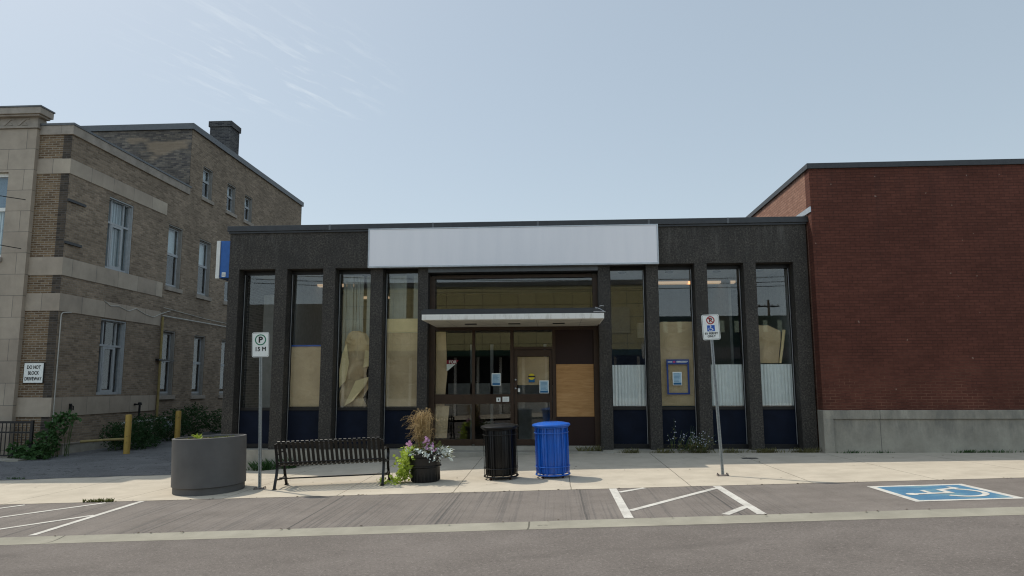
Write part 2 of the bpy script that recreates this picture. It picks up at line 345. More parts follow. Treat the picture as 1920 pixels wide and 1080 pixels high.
def emit(name, c, e):
    m = bpy.data.materials.new(name); m.use_nodes = True; b = m.node_tree.nodes['Principled BSDF']
    b.inputs['Base Color'].default_value = (*c, 1); b.inputs['Emission Color'].default_value = (*c, 1); b.inputs['Emission Strength'].default_value = e; return m
TUBE = emit('lit_ceiling_light', (1., .72, .46), .40)

# ------------------------------------------------------------------ mesh builder
class MB:
    def __init__(s): s.v = []; s.f = []
    def add(s, vs, fs):
        o = len(s.v); s.v += [tuple(v) for v in vs]; s.f += [tuple(i + o for i in f) for f in fs]; return s
    def box(s, x0, x1, y0, y1, z0, z1, R=None, T=None):
        vs = [(x, y, z) for z in (z0, z1) for y in (y0, y1) for x in (x0, x1)]
        if R: vs = [R @ Vector(v) for v in vs]
        if T: vs = [Vector(v) + Vector(T) for v in vs]
        return s.add(vs, [(0, 2, 3, 1), (4, 5, 7, 6), (0, 1, 5, 4), (2, 6, 7, 3), (0, 4, 6, 2), (1, 3, 7, 5)])
    def tube(s, pts, r, n=8, caps=True, closed=False):
        pts = [Vector(p) for p in pts]; rs = r if isinstance(r, (list, tuple)) else [r] * len(pts); k = len(pts)
        vs = []; ref = None
        for i, p in enumerate(pts):
            if closed: d = pts[(i + 1) % k] - pts[i - 1]
            else: d = pts[min(i + 1, k - 1)] - pts[max(i - 1, 0)]
            d.normalize()
            if ref is None: ref = Vector((0, 0, 1)) if abs(d.z) < .9 else Vector((1, 0, 0))
            a = ref - d * ref.dot(d); a.normalize(); b = d.cross(a); ref = a
            for j in range(n):
                t = 2 * pi * j / n; vs.append(p + (a * cos(t) + b * sin(t)) * rs[i])
        fs = []
        for i in range(k if closed else k - 1):
            for j in range(n):
                i2 = (i + 1) % k; fs.append((i * n + j, i * n + (j + 1) % n, i2 * n + (j + 1) % n, i2 * n + j))
        if caps and not closed: fs.append(tuple(range(n - 1, -1, -1))); fs.append(tuple((k - 1) * n + j for j in range(n)))
        return s.add(vs, fs)
    def lathe(s, prof, n=32, c=(0, 0), z=0, sx=1, sy=1, rot=0, capb=True, capt=True):
        vs = []
        for (r, h) in prof:
            for j in range(n):
                t = 2 * pi * j / n; x = r * cos(t) * sx; y = r * sin(t) * sy
                vs.append((c[0] + x * cos(rot) - y * sin(rot), c[1] + x * sin(rot) + y * cos(rot), z + h))
        fs = []
        for i in range(len(prof) - 1):
            for j in range(n): fs.append((i * n + j, i * n + (j + 1) % n, (i + 1) * n + (j + 1) % n, (i + 1) * n + j))
        if capb: fs.append(tuple(range(n - 1, -1, -1)))
        if capt: fs.append(tuple((len(prof) - 1) * n + j for j in range(n)))
        return s.add(vs, fs)
    def prism(s, pts, y0, y1, axis='Y'):
        """polygon pts (a,b) extruded along axis"""
        n = len(pts); mk = {'Y': lambda a, b, y: (a, y, b), 'Z': lambda a, b, y: (a, b, y), 'X': lambda a, b, y: (y, a, b)}[axis]
        vs = [mk(a, b, y0) for a, b in pts] + [mk(a, b, y1) for a, b in pts]
        fs = [tuple(range(n)), tuple(range(2 * n - 1, n - 1, -1))] + [(i, i + n, (i + 1) % n + n, (i + 1) % n) for i in range(n)]
        return s.add(vs, fs)
    def quad(s, a, b, c, d): return s.add([a, b, c, d], [(0, 1, 2, 3)])
    def build(s, name, mat, parent=None, loc=(0, 0, 0), smooth=False, bevel=0, fixn=True):
        me = bpy.data.meshes.new(name); me.from_pydata([Vector(v) - Vector(loc) for v in s.v], [], s.f); me.update()
        if fixn:
            bm = bmesh.new(); bm.from_mesh(me); bmesh.ops.recalc_face_normals(bm, faces=bm.faces)
            bm.to_mesh(me); bm.free()
        me.materials.append(mat); o = bpy.data.objects.new(name, me); COL.objects.link(o); o.location = loc
        if smooth:
            for p in me.polygons: p.use_smooth = True
            me.set_sharp_from_angle(angle=radians(40))
        if bevel:
            b = o.modifiers.new('bevel', 'BEVEL'); b.width = bevel; b.segments = 2; b.limit_method = 'ANGLE'
        if parent:
            o.parent = parent; o.matrix_parent_inverse = parent.matrix_world.inverted() if False else Matrix.Translation(-Vector(parent.location)) if parent.rotation_euler.to_quaternion().angle < 1e-6 else parent.matrix_basis.inverted()
        return o
def tag(o, label=None, cat=None, group=None, kind=None):
    if label: o['label'] = label
    if cat: o['category'] = cat
    if group: o['group'] = group
    if kind: o['kind'] = kind
    return o
def thing(name, loc, label, cat, group=None):
    o = bpy.data.objects.new(name, None); COL.objects.link(o); o.location = loc; o.empty_display_size = .2
    return tag(o, label, cat, group)
def B(x0, x1, y0, y1, z0, z1): return MB().box(x0, x1, y0, y1, z0, z1)
def text(s, size, mat, name='lettering', loc=(0, 0, 0), parent=None, rot=None, align='CENTER', bold=0., depth=.002, stretch=1., heavy=0.):
    cu = bpy.data.curves.new(name, 'FONT'); cu.body = s; cu.size = size; cu.align_x = align; cu.align_y = 'CENTER'
    cu.extrude = depth; cu.offset = bold; cu.space_character = 1.03; cu.space_line = .9
    t = bpy.data.objects.new(name, cu); COL.objects.link(t); bpy.context.view_layer.update()
    dg = bpy.context.evaluated_depsgraph_get(); me = bpy.data.meshes.new_from_object(t.evaluated_get(dg))
    bpy.data.objects.remove(t); me.materials.clear(); me.materials.append(mat)
    if heavy:
        bm = bmesh.new(); bm.from_mesh(me); n0 = list(bm.verts) + list(bm.edges) + list(bm.faces)
        for k, off in enumerate(((heavy, 0), (-heavy, 0), (0, heavy), (0, -heavy))):
            d = bmesh.ops.duplicate(bm, geom=n0); bmesh.ops.translate(bm, vec=(off[0], off[1], .0002 * (k + 1)), verts=[v for v in d['geom'] if isinstance(v, bmesh.types.BMVert)])
        bm.to_mesh(me); bm.free()
    Rm = rot or Matrix.Rotation(pi / 2, 3, 'X')
    for v in me.vertices: v.co = Rm @ Vector((v.co.x * stretch, v.co.y, v.co.z))
    o = bpy.data.objects.new(name, me); COL.objects.link(o)
    if parent:
        o.parent = parent
    o.location = loc
    return o

# ------------------------------------------------------------------ ground sheets
def frange(a, b, st):
    n = max(1, int(round((b - a) / st))); return [a + (b - a) * i / n for i in range(n + 1)]
def sheet(name, x0, x1, y0, y1, mat, off=0., sx=1., sy=1., zf=None, kind='structure', knots=()):
    xs = sorted(set([round(v, 4) for v in frange(x0, x1, sx)] + [k for k in (-13, -8, -7, -3.9, -1.5, 0) if x0 < k < x1]))
    ys = sorted(set([round(v, 4) for v in frange(y0, y1, sy)] + [k for k in knots if y0 < k < y1]))
    zf = zf or (lambda x, y: g(x, y) + off)
    vs = [(x, y, zf(x, y)) for y in ys for x in xs]; n = len(xs)
    fs = [(j * n + i, j * n + i + 1, (j + 1) * n + i + 1, (j + 1) * n + i) for j in range(len(ys) - 1) for i in range(n - 1)]
    o = MB().add(vs, fs).build(name, mat, fixn=False); tag(o, kind=kind); return o
sheet('ground', -400, 400, -400, 400, SOIL, -.35, 20, 20)
sheet('sidewalk', -45, 45, -5.35, .0, WALK, 0., 1.5, .5)
sheet('parking_lane', -45, 45, -7.96, -5.35, PARK, -.004, 1.5, .5)
def gutz(x, y):
    t = (-7.96 - y) / .47; return g(x, -7.97) - .004 - .022 * sin(pi * min(1, t)) * 1. - .006 * t
sheet('gutter_strip', -45, 45, -8.43, -7.96, GUTC, 0., 1.5, .06, gutz)
sheet('road', -60, 60, -19.8, -8.43, ROAD, 0., 2., 2., lambda x, y: g(x, -9) - .012 + .09 * sin(pi * (-8.43 - y) / 11.4))
sheet('far_pavement', -60, 60, -25.9, -19.8, WALK, 0., 2., 2., lambda x, y: g(x, -9) + .09)
# driveway: asphalt laid over the back of the pavement, running back between the buildings
def drv(x, y): return g(x, y) + .005
def drvfront(x): return interp(x, [-30, -12.6, -8.2], [-2.45, -2.35, -1.05])
vs = []; fs = []; xs = frange(-13.0, -8.16, .4) ; ny = 40
xs = frange(-20, -8.16, .5)
for j in range(ny + 1):
    for x in xs:
        yb = 22. if x > -14.2 else 1.6
        y0 = drvfront(x) + .05 * sin(x * 5.1) + .03 * sin(x * 13)
        t = j / ny; y = y0 + (yb - y0) * t ** 1.5; vs.append((x, y, drv(x, y)))
n = len(xs)
for j in range(ny):
    for i in range(n - 1):
        if abs((xs[i] > -13.05) - (xs[i + 1] > -13.05)) and j > 0: pass
        fs.append((j * n + i, j * n + i + 1, (j + 1) * n + i + 1, (j + 1) * n + i))
tag(MB().add(vs, fs).build('driveway', DRIVE, fixn=False), kind='structure')

# painted markings
def strip(mb, p, q, w, off=.0045, nseg=14, sq=True):
    p = Vector((p[0], p[1])); q = Vector((q[0], q[1])); d = (q - p).normalized(); nrm = Vector((-d.y, d.x)) * w / 2
    if sq: nrm = Vector((w / 2 / max(.15, abs(d.y)), 0)) if abs(d.y) > .5 else nrm
    vs = []
    for i in range(nseg + 1):
        c = p + (q - p) * i / nseg
        for sgn in (-1, 1):
            a = c + nrm * sgn; vs.append((a.x, a.y, g(a.x, a.y) - .004 + off))
    mb.add(vs, [(2 * i, 2 * i + 1, 2 * i + 3, 2 * i + 2) for i in range(nseg)])
m_ = MB()
for (a, b, w) in (((.91, -5.37), (.91, -7.94), .12), ((2.56, -5.37), (2.56, -7.94), .12),
                  ((.98, -7.42), (2.50, -5.62), .10), ((.97, -5.78), (1.42, -5.38), .10), ((2.12, -7.90), (2.52, -7.36), .11)):
    strip(m_, a, b, w, sq=(abs(a[0] - b[0]) < .01))
tag(m_.build('crosshatch_marking', PAINT, fixn=False), 'white painted no-parking hatch of two lines and a diagonal on the grey lane', 'road marking')
m_ = MB(); strip(m_, (-6.91, -5.38), (-6.95, -7.9), .10); strip(m_, (-7.0, -6.55), (-9.9, -8.0 + .1), .0) if False else None
tag(m_.build('bay_line', PAINT, fixn=False), 'white painted bay line slanting across the lane left of the round planter', 'road marking')
m_ = MB(); strip(m_, (-6.98, -6.55), (-7.95, -7.6), .09, sq=False)
tag(m_.build('hatch_line', PAINT, fixn=False), 'white hatch line meeting the bay line at the left edge', 'road marking', 'hatch lines at the left edge')
m_ = MB(); strip(m_, (-7.50, -5.45), (-8.9, -6.95), .09, sq=False)
tag(m_.build('hatch_line', PAINT, fixn=False), 'white hatch line starting at the grass tuft on the pavement edge', 'road marking', 'hatch lines at the left edge')
m_ = MB(); strip(m_, (-8.9, -5.45), (-9.4, -6.0), .09, sq=False)
tag(m_.build('hatch_line', PAINT, fixn=False), 'short white hatch line at the far left corner of the lane', 'road marking', 'hatch lines at the left edge')
# accessible bay symbol
def gz(x, y, off): return (x, y, g(x, y) - .004 + off)
X0, X1, Y0, Y1 = 4.70, 6.10, -7.38, -5.87
m_ = MB(); w = .10
def gq(mb, x0, x1, y0, y1, off, k=8):
    vs = [gz(x0 + (x1 - x0) * i / k, y, off) for y in (y0, y1) for i in range(k + 1)]
    mb.add(vs, [(i, i + 1, k + 2 + i, k + 1 + i) for i in range(k)])
acc = thing('accessible_parking_symbol', (5.4, -6.6, g(5.4, -6.6)), 'blue and white wheelchair symbol painted on the parking lane', 'road marking')
gq(m_, X0, X0 + w, Y0, Y1, .0045); gq(m_, X1 - w, X1, Y0, Y1, .0045); gq(m_, X0 + w, X1 - w, Y0, Y0 + w, .0045); gq(m_, X0 + w, X1 - w, Y1 - w, Y1, .0045)
m_.build('border', PAINT, acc, fixn=False)
m_ = MB(); gq(m_, X0 + w, X1 - w, Y0 + w, Y1 - w, .0045); m_.build('blue_field', BLUEP, acc, fixn=False)
def arcstrip(mb, cx, cy, r, a0, a1, w, off, n=28, sx=1, sy=1, mapf=None):
    vs = []
    for i in range(n + 1):
        a = a0 + (a1 - a0) * i / n
        for rr_ in (r - w / 2, r + w / 2): vs.append(mapf(cx + rr_ * cos(a) * sx, cy + rr_ * sin(a) * sy, off))
    mb.add(vs, [(2 * i, 2 * i + 1, 2 * i + 3, 2 * i + 2) for i in range(n)])
def wheelchair(mb, mapf, off):
    """classic wheelchair emblem in unit square (x right, y up)"""
    def ln(p, q, w):
        p = Vector(p); q = Vector(q); d = (q - p).normalized(); nn = Vector((-d.y, d.x)) * w / 2
        mb.add([mapf(*(p + nn), off), mapf(*(p - nn), off), mapf(*(q - nn), off), mapf(*(q + nn), off)], [(0, 1, 2, 3)])
    arcstrip(mb, -.06, -.13, .25, radians(128), radians(338), .065, off, mapf=mapf)
    arcstrip(mb, -.08, .40, .0325, 0, 2 * pi, .065, off, n=14, mapf=mapf)
    ln((-.08, .34), (-.045, -.06), .075); ln((-.07, .17), (.14, .17), .055); ln((-.08, -.04), (.17, -.04), .07); ln((.15, -.03), (.25, -.30), .07); ln((.23, -.28), (.34, -.245), .06)
m_ = MB()
# the emblem lies with its head toward -X (as read from a car entering the bay)
wheelchair(m_, lambda x, y, o: gz(5.44 - y * 1.22, (Y0 + Y1) / 2 + x * 1.42 - .02, o), .0085)
m_.build('wheelchair_emblem', PAINT, acc, fixn=False)

# ------------------------------------------------------------------ bank building
bank = thing('vacant_bank_building', (-1, 0, 0), 'single storey black stone building with tall narrow windows and a blank grey sign', 'building')
HX = [(-8.14, -7.87), (-6.95, -6.64), (-5.73, -5.42), (-4.53, -4.22), (-3.34, -3.09), (1.07, 1.36), (2.23, 2.52), (3.39, 3.69), (4.56, 4.85), (5.73, 6.07)]
for (a, b) in HX: B(a, b, 0, .60 if a > -8 and b < 6 else .55, -.02, 4.40).build('pier', AGG, bank, bevel=.008)
B(-8.14, 6.07, 0, .6, 4.4, 5.36).build('fascia', AGG, bank)
B(-8.14, -7.84, .55, 14, -.5, 5.36).build('side_wall', BRK_CHIM, bank); B(5.80, 6.06, .55, 14, -.2, 5.36).build('side_wall', BRK_CHIM, bank)
B(-8.14, 6.07, 14, 14.3, -.6, 5.36).build('back_wall', BRK_CHIM, bank)
B(-7.84, 5.80, .6, 14.0, 5.0, 5.2).build('roof', METALDK, bank)
m_ = MB(); m_.box(-8.20, 6.12, -.07, .30, 5.36, 5.50); m_.box(-8.20, -7.9, .30, 14.3, 5.36, 5.50); m_.box(5.8, 6.12, .30, 14.3, 5.36, 5.50)
m_.box(-8.17, 6.09, -.04, .28, 5.31, 5.358); m_.build('roof_coping', METALDK, bank, bevel=.006)
for xs_ in (-5.6, -3.0, -.4, 2.3, 4.2): B(xs_, xs_ + .05, -.075, -.0702, 5.36, 5.50).build('coping_joint', METALGR, bank)
sg = B(-4.54, 2.50, -.14, -.003, 4.41, 5.33).build('sign_board', SIGNGREY, bank, bevel=.004)
m_ = MB()
m_.box(-4.57, 2.53, -.15, -.004, 4.375, 4.41); m_.box(-4.57, 2.53, -.15, -.004, 5.33, 5.355); m_.box(-4.57, -4.54, -.15, -.004, 4.41, 5.33); m_.box(2.50, 2.53, -.15, -.004, 4.41, 5.33)
m_.build('frame', ALU, sg)
# foundation kerb under the facade
vs = []; xs = [v for v in frange(-8.16, 6.09, .5)]
def fnd(x0, x1, top, y=-.10):
    m = MB(); xx = sorted([x0, x1] + [k for k in (-7, -3.9, -1.5, 0) if x0 < k < x1])
    for a, b in zip(xx, xx[1:]):
        m.add([(a, y, g(a, y) - .05), (b, y, g(b, y) - .05), (b, .4, g(b, 0) - .05), (a, .4, g(a, 0) - .05), (a, y, top), (b, y, top), (b, .4, top), (a, .4, top)],
              [(0, 1, 5, 4), (4, 5, 6, 7), (3, 2, 6, 7), (0, 3, 7, 4), (1, 2, 6, 5)])
    return m
fnd(-8.2, -3.15, -.02).build('foundation', FOUND, bank)
fnd(1.10, 6.10, -.02, -.13).build('foundation', FOUND, bank)
B(-3.35, 1.35, -.35, .55, -.3, -.05).build('entry_step', FOUND, bank, bevel=.01)
B(-3.09, 1.07, .20, 1.0, -.05, .05).build('threshold', FOUND, bank)
# windows: navy base panel, pane, thin frame
OPEN = [(-7.87, -6.95), (-6.64, -5.73), (-5.42, -4.53), (-4.22, -3.34), (1.36, 2.23), (2.52, 3.39), (3.69, 4.56), (4.85, 5.73)]
GY = .35
for i, (a, b) in enumerate(OPEN):
    w = thing('window', ((a + b) / 2, GY, 0), None, None); w.parent = bank; w.matrix_parent_inverse = Matrix.Translation((1, 0, 0))
    m = MB(); t = .035
    m.box(a, a + t, GY - .04, GY + .05, -.02, 4.40); m.box(b - t, b, GY - .04, GY + .05, -.02, 4.40)
    m.box(a + t, b - t, GY - .04, GY + .05, 4.30, 4.40); m.box(a + t, b - t, GY - .04, GY + .05, .90, .97)
    m.box(a + t, b - t, GY - .04, GY + .05, -.02, .09)
    m.build('frame', BLACKF, w)
    m = MB(); m.box(a + t, a + t + .008, GY - .05, GY - .005, .0, 4.3) if i > 3 and False else None
    (MB().box(b - t - .004, b - t + .008, GY - .052, GY - .0405, .09, 4.3) if i > 3 else MB().box(a + t - .008, a + t + .004, GY - .052, GY - .0405, .09, 4.3)).build('trim', ALU, w)
    B(a + t, b - t, GY - .01, GY + .03, .09, .90).build('base_panel', NAVY, w)
    B(a + t, b - t, GY, GY + .006, .97, 4.30).build('pane', GLASS, w)
# entry
E0, E1 = -3.09, 1.07
en = thing('entrance', (-1, .4, 0), None, None); en.parent = bank; en.matrix_parent_inverse = Matrix.Translation((1, 0, 0))
m = MB()
m.box(E0, E0 + .14, GY - .10, GY + .08, -.04, 4.20); m.box(E1 - .12, E1, GY - .10, GY + .08, -.04, 4.20)
m.box(E0 + .14, E1 - .12, GY - .08, GY + .08, 4.14, 4.22); m.box(E0 + .14, E1 - .12, GY - .08, GY + .08, 2.84, 3.22)
m.box(-2.03, -1.96, GY - .05, GY + .06, .09, 2.84); m.box(-1.09, -1.005, GY - .07, GY + .07, .0, 2.84); m.box(-.06, .02, GY - .07, GY + .07, .0, 2.84)
m.box(E0 + .14, -2.03, GY - .06, GY + .05, 1.05, 1.28); m.box(-1.96, -1.09, GY - .06, GY + .05, 1.05, 1.28)
m.box(E0 + .14, -2.03, GY - .08, GY + .06, .05, .20); m.box(-1.96, -1.09, GY - .08, GY + .06, .05, .20)
m.box(-1.005, -.06, GY - .06, GY + .05, 2.36, 2.43)
m.build('frame', BRONZE, en)
B(E0, E1, .0, .5, 4.26, 4.398).build('soffit_panel', METALGR, bank)
m = MB()
for (a, b, c_, d) in ((E0 + .14, E1 - .12, 3.22, 4.14), (E0 + .14, -2.03, 1.28, 2.84), (-1.96, -1.09, 1.28, 2.84), (E0 + .14, -2.03, .20, 1.05), (-1.96, -1.09, .20, 1.05), (-1.005, -.06, 2.43, 2.84)):
    B(a, b, GY, GY + .006, c_, d).build('pane', GLASS, en)
B(.02, E1 - .12, GY - .02, GY + .03, .05, 2.84).build('dark_panel', flat('maroon_panel', (.020, .007, .005), .5, .3), en)
B(.03, .94, GY - .045, GY - .022, .74, 2.0).build('plywood_board', PLY, en)
dr = thing('door', (-.53, GY, 0), None, None); dr.parent = en; dr.matrix_parent_inverse = Matrix.Translation((1, -.4, 0))
m = MB(); a, b = -.995, -.07
m.box(a, a + .075, GY - .045, GY + .02, .06, 2.35); m.box(b - .06, b, GY - .045, GY + .02, .06, 2.35)
m.box(a + .075, b - .06, GY - .045, GY + .02, 2.20, 2.35); m.box(a + .075, b - .06, GY - .045, GY + .02, 1.08, 1.28); m.box(a + .075, b - .06, GY - .045, GY + .02, .06, .20)
dfr = m.build('door_frame', BRONZE, en, bevel=.004)
B(a + .075, b - .06, GY - .015, GY - .009, 1.28, 2.20).build('door_pane', GLASS, en); B(a + .075, b - .06, GY - .015, GY - .009, .20, 1.08).build('door_pane', GLASS, en)
bpy.data.objects.remove(dr)
for zz in (1.63, 1.42): MB().lathe([(.0, 0), (.022, .0), (.022, .012), (.012, .02)], 14).build('lock', ALU, en)
for k, o in enumerate([o for o in COL.objects if o.name.startswith('lock')]):
    o.matrix_parent_inverse = Matrix.Identity(4); o.location = (-.96 + 1, GY - .047 - .4, (1.63, 1.42)[k]); o.rotation_euler = (pi / 2, 0, 0)
# canopy
ca = thing('canopy', (-.93, -.6, 3), None, None); ca.parent = bank; ca.matrix_parent_inverse = Matrix.Translation((1, 0, 0))
cx0, cx1 = -2.94, 1.09
m = MB(); m.box(cx0, cx1, -1.60, -1.57, 2.94, 3.06); m.box(cx0, cx0 + .03, -1.57, .25, 2.94, 3.06); m.box(cx1 - .03, cx1, -1.57, -.003, 2.94, 3.06)
m.build('fascia', CANW, ca, bevel=.003)
sf = B(cx0 + .03, cx1 - .045, -1.57, .27, 2.925, 2.955).build('soffit', SOFFIT, ca)
for xx in (-1.95, -.93, .1): B(xx - .14, xx + .14, -.72, -.62, 2.905, 2.924).build('soffit_light', BLACKF, sf)
for xx in (-2.4, -1.4, -.4, .6): B(xx - .004, xx + .004, -1.56, .26, 2.922, 2.9245).build('soffit_joint', METALGR, sf)
m = MB(); m.box(cx0 - .02, cx1 - .02, -1.55, .25, 3.062, 3.16); m.box(cx0 + .02, cx1 - .06, -1.5, .25, 3.16, 3.19); m.build('roof_deck', METALDK, ca)
# twisted flashing at the canopy's corner
m = MB(); random.seed(3)
for (p, q) in (((.86, -1.60, 3.085), (1.12, -1.61, 3.085)), ((.9, -1.5, 3.2), (1.1, -1.55, 3.1)), ((.93, -1.55, 3.09), (.92, -1.5, 3.20)), ((.95, -1.58, 3.17), (1.08, -1.6, 3.10)), ((1.0, -1.5, 3.22), (1.1, -1.45, 3.23))):
    m.tube([p, ((p[0] + q[0]) / 2, (p[1] + q[1]) / 2, (p[2] + q[2]) / 2 + .01), q], .006, 5)
m.build('loose_flashing', ALU, ca)
# interior
m = MB(); m.box(-7.84, 5.80, .42, 9., -.05, .03); m.build('interior_floor', INFLOOR, bank)
m = MB(); m.box(-7.84, 5.80, .62, 9., 4.36, 4.40); cei = m.build('ceiling', CEIL, bank)
for (x, y) in ((-6.4, 2.6), (-6.1, 5.5), (3.1, 2.9), (4.3, 2.9)):
    B(x - .55, x + .75, y - .12, y + .12, 4.30, 4.358).build('ceiling_light', TUBE, bank)
for x in (-7.1, -6.0, -4.9, 1.75, 2.95, 4.15, 5.2): MB().lathe([(.10, 0), (.11, .02)], 16, (x, 1.0), 4.335).build('downlight', BLACKF, bank)
B(-7.84, -4.3, 6.5, 6.6, .03, 4.36).build('interior_wall', INWALL, bank)
B(-4.3, 1.6, 5.0, 5.1, .03, 4.36).build('interior_wall', INDARK, bank)
B(1.6, 5.80, 4.6, 4.7, .03, 4.36).build('interior_wall', INBLUE, bank)
B(5.70, 5.79, .45, 4.6, .03, 4.36).build('interior_wall', INWALL, bank)
B(4.65, 4.72, 2.0, 4.6, .03, 4.36).build('interior_wall', INWALL, bank)
B(-7.6, -5.9, 4.0, 4.1, 3.0, 4.30).build('bulkhead', INWALL, bank); B(-6.9, -6.2, 6.4, 6.49, .03, 2.6).build('interior_door', INDARK, bank)
B(2.5, 4.1, 4.5, 4.59, 2.9, 3.35).build('wall_panel', CEIL, bank)
B(-7.7, -7.2, 1.2, 1.25, .03, 3.9).build('partition', INWALL, bank)
B(-6.75, -6.70, .5, 3.5, .03, 4.36).build('partition', INWALL, bank)
for x in (-2.3, -1.75, -.3, .3): B(x, x + .08, 2.2, 2.3, .03, 2.6).build('column', INWALL, bank)
B(-2.9, -1.1, 2.2, 2.3, 1.0, 1.55).build('counter_front', INWALL, bank); B(-1.0, .9, 2.4, 2.5, .03, 1.5).build('counter_front', INWALL, bank)
# vertical blinds in windows three and four
for (a, b, z0) in ((-5.38, -4.56, 2.2), (-4.18, -3.37, 2.6)):
    bl = MB(); x = a; k = 0
    while x < b - .1:
        w = .085
        if not (k in (6,) or (a > -5 and k == 5)):
            ang = random.uniform(-.5, .3); bl.box(-w / 2, w / 2, -.002, .002, z0, 4.28, Matrix.Rotation(ang, 3, 'Z'), (x + .05, GY + .22 + random.uniform(-.01, .01), 0))
        x += .088; k += 1
    tag(bl.build('vertical_blind', BLIND), 'pale grey vertical blind hanging inside the ' + ('third' if a < -5 else 'fourth') + ' window from the left', 'blind', 'vertical blinds')
# frosted corrugated sheets
for k, (a, b) in enumerate((OPEN[4], OPEN[6], OPEN[7])):
    m = MB(); vs = []; n = 120; a += .04; b -= .04
    for i in range(n + 1):
        x = a + (b - a) * i / n; y = GY + .035 + .018 * (abs(sin(pi * (x - a) / .075)) ** 2)
        vs += [(x, y, .99), (x, y, 1.975)]
    m.add(vs, [(2 * i, 2 * i + 2, 2 * i + 3, 2 * i + 1) for i in range(n)])
    tag(m.build('corrugated_sheet', CORR, fixn=False, smooth=False), ['pale corrugated sheet in the first window right of the entrance', 'pale corrugated sheet in the window behind the leaning permit sign', 'pale corrugated sheet in the rightmost window under a brown paper'][k], 'sheet', 'corrugated sheets inside the right windows')
# brown paper coverings (crumpled sheets with their own relief)
def paper(name, label, outline, y, mat=PAPER, amp=.02, seed=0, group='brown paper inside the windows', fold=None):
    """outline: list of (t_left_x, t_right_x, z) rows from bottom to top"""
    rnd = random.Random(seed); m = MB(); nx = 18; vs = []; rows = []
    zs = [r[2] for r in outline]; nz = 26
    for j in range(nz + 1):
        z = zs[0] + (zs[-1] - zs[0]) * j / nz
        xl = interp(z, zs, [r[0] for r in outline]); xr = interp(z, zs, [r[1] for r in outline]); rows.append((xl, xr, z))
    ph = [rnd.uniform(0, 6) for _ in range(6)]
    for (xl, xr, z) in rows:
        for i in range(nx + 1):
            x = xl + (xr - xl) * i / nx
            d = amp * (sin(x * 7 + z * 3 + ph[0]) + .7 * sin(z * 6 - x * 5 + ph[1]) + .5 * abs(sin(x * 11 - z * 4 + ph[2])))
            vs.append((x, y + abs(d) + rnd.uniform(0, amp * .25), z))
    n = nx + 1
    m.add(vs, [(j * n + i, j * n + i + 1, (j + 1) * n + i + 1, (j + 1) * n + i) for j in range(nz) for i in range(nx)])
    return tag(m.build(name, mat, fixn=False, smooth=True), label, 'paper', group)
PY = GY + .03
paper('brown_paper', 'brown paper covering the lower half of the second window from the left', [(-6.60, -5.77, .99), (-6.60, -5.77, 2.49)], PY, seed=1, amp=.008)
B(-6.60, -5.77, PY - .008, PY - .004, 2.48, 2.52).build('blue_tape', BLUE, None)
tag(bpy.data.objects['blue_tape'], 'blue tape strip along the top of the second window paper', 'tape')
paper('brown_paper', 'crumpled brown paper sagging loose in the third window from the left', [(-5.34, -4.66, .99), (-5.38, -4.76, 1.2), (-5.30, -4.57, 1.55), (-5.24, -4.72, 1.75), (-5.34, -4.60, 2.1), (-5.30, -4.57, 2.4), (-5.26, -4.62, 2.62), (-5.16, -4.72, 2.80), (-5.08, -4.9, 2.87)], PY, seed=2, amp=.075)
m = MB(); yf = PY - .012  # paler flap shapes put the fold shading into the paper colour
m.add([(-5.35, yf, 1.45), (-5.20, yf + .01, 1.62), (-5.12, yf, 2.05), (-5.20, yf + .01, 2.55), (-5.30, yf, 2.3), (-5.36, yf, 1.9)], [(0, 1, 2, 3, 4, 5)])
m.add([(-5.22, yf, 1.0), (-5.00, yf - .02, 1.12), (-4.70, yf, 1.50), (-4.60, yf, 1.72), (-4.95, yf + .02, 1.62)], [(0, 1, 2, 3, 4)])
m.add([(-4.76, yf, 1.95), (-4.60, yf, 1.98), (-4.59, yf + .01, 2.35), (-4.72, yf, 2.38)], [(0, 1, 2, 3)])
tag(m.build('paper_fold_light', PAPER2, fixn=False), 'paler flaps painting lit folds on the crumpled paper in the third window from the left', 'paper')
paper('brown_paper', 'tall brown paper covering most of the fourth window from the left', [(-4.18, -3.37, .99), (-4.18, -3.37, 2.80)], PY, seed=3, amp=.008)
paper('pale_paper', 'paler strip of paper above the brown sheet in the fourth window', [(-4.18, -3.37, 2.81), (-4.18, -3.37, 3.16)], PY, PAPER2, seed=4, amp=.006)
paper('brown_paper', 'brown paper behind the blue poster frame right of the entrance', [(2.56, 3.36, .99), (2.56, 3.36, 2.95), (2.60, 3.36, 3.02)], PY, seed=5, amp=.012)
paper('brown_paper', 'drooping brown paper above the corrugated sheet in the rightmost window', [(4.93, 5.40, 2.0), (4.95, 5.47, 2.5), (4.97, 5.50, 2.78), (4.97, 5.2, 2.92)], PY + .05, seed=6, amp=.03)
m = MB(); m.tube([(5.43, PY + .03, 2.0), (5.50, PY + .03, 2.4), (5.56, PY + .03, 2.80)], [.03, .035, .04], 10)
tag(m.build('rolled_paper', PAPER2), 'rolled paper edge standing in the rightmost window', 'paper')
paper('brown_paper', 'brown paper covering the upper glass of the entrance door', [(-.92, -.14, 1.50), (-.92, -.14, 2.19)], PY + .0, seed=8, amp=.006)
paper('brown_paper', 'narrow strip of brown paper at the left edge of the entrance glass', [(-2.94, -2.72, .99), (-2.94, -2.66, 1.8), (-2.94, -2.70, 2.82)], PY, seed=9, amp=.02)
paper('brown_paper', 'brown paper low behind the entrance glass at the left', [(-2.94, -2.66, .22), (-2.94, -2.6, 1.0)], PY, seed=10, amp=.02)
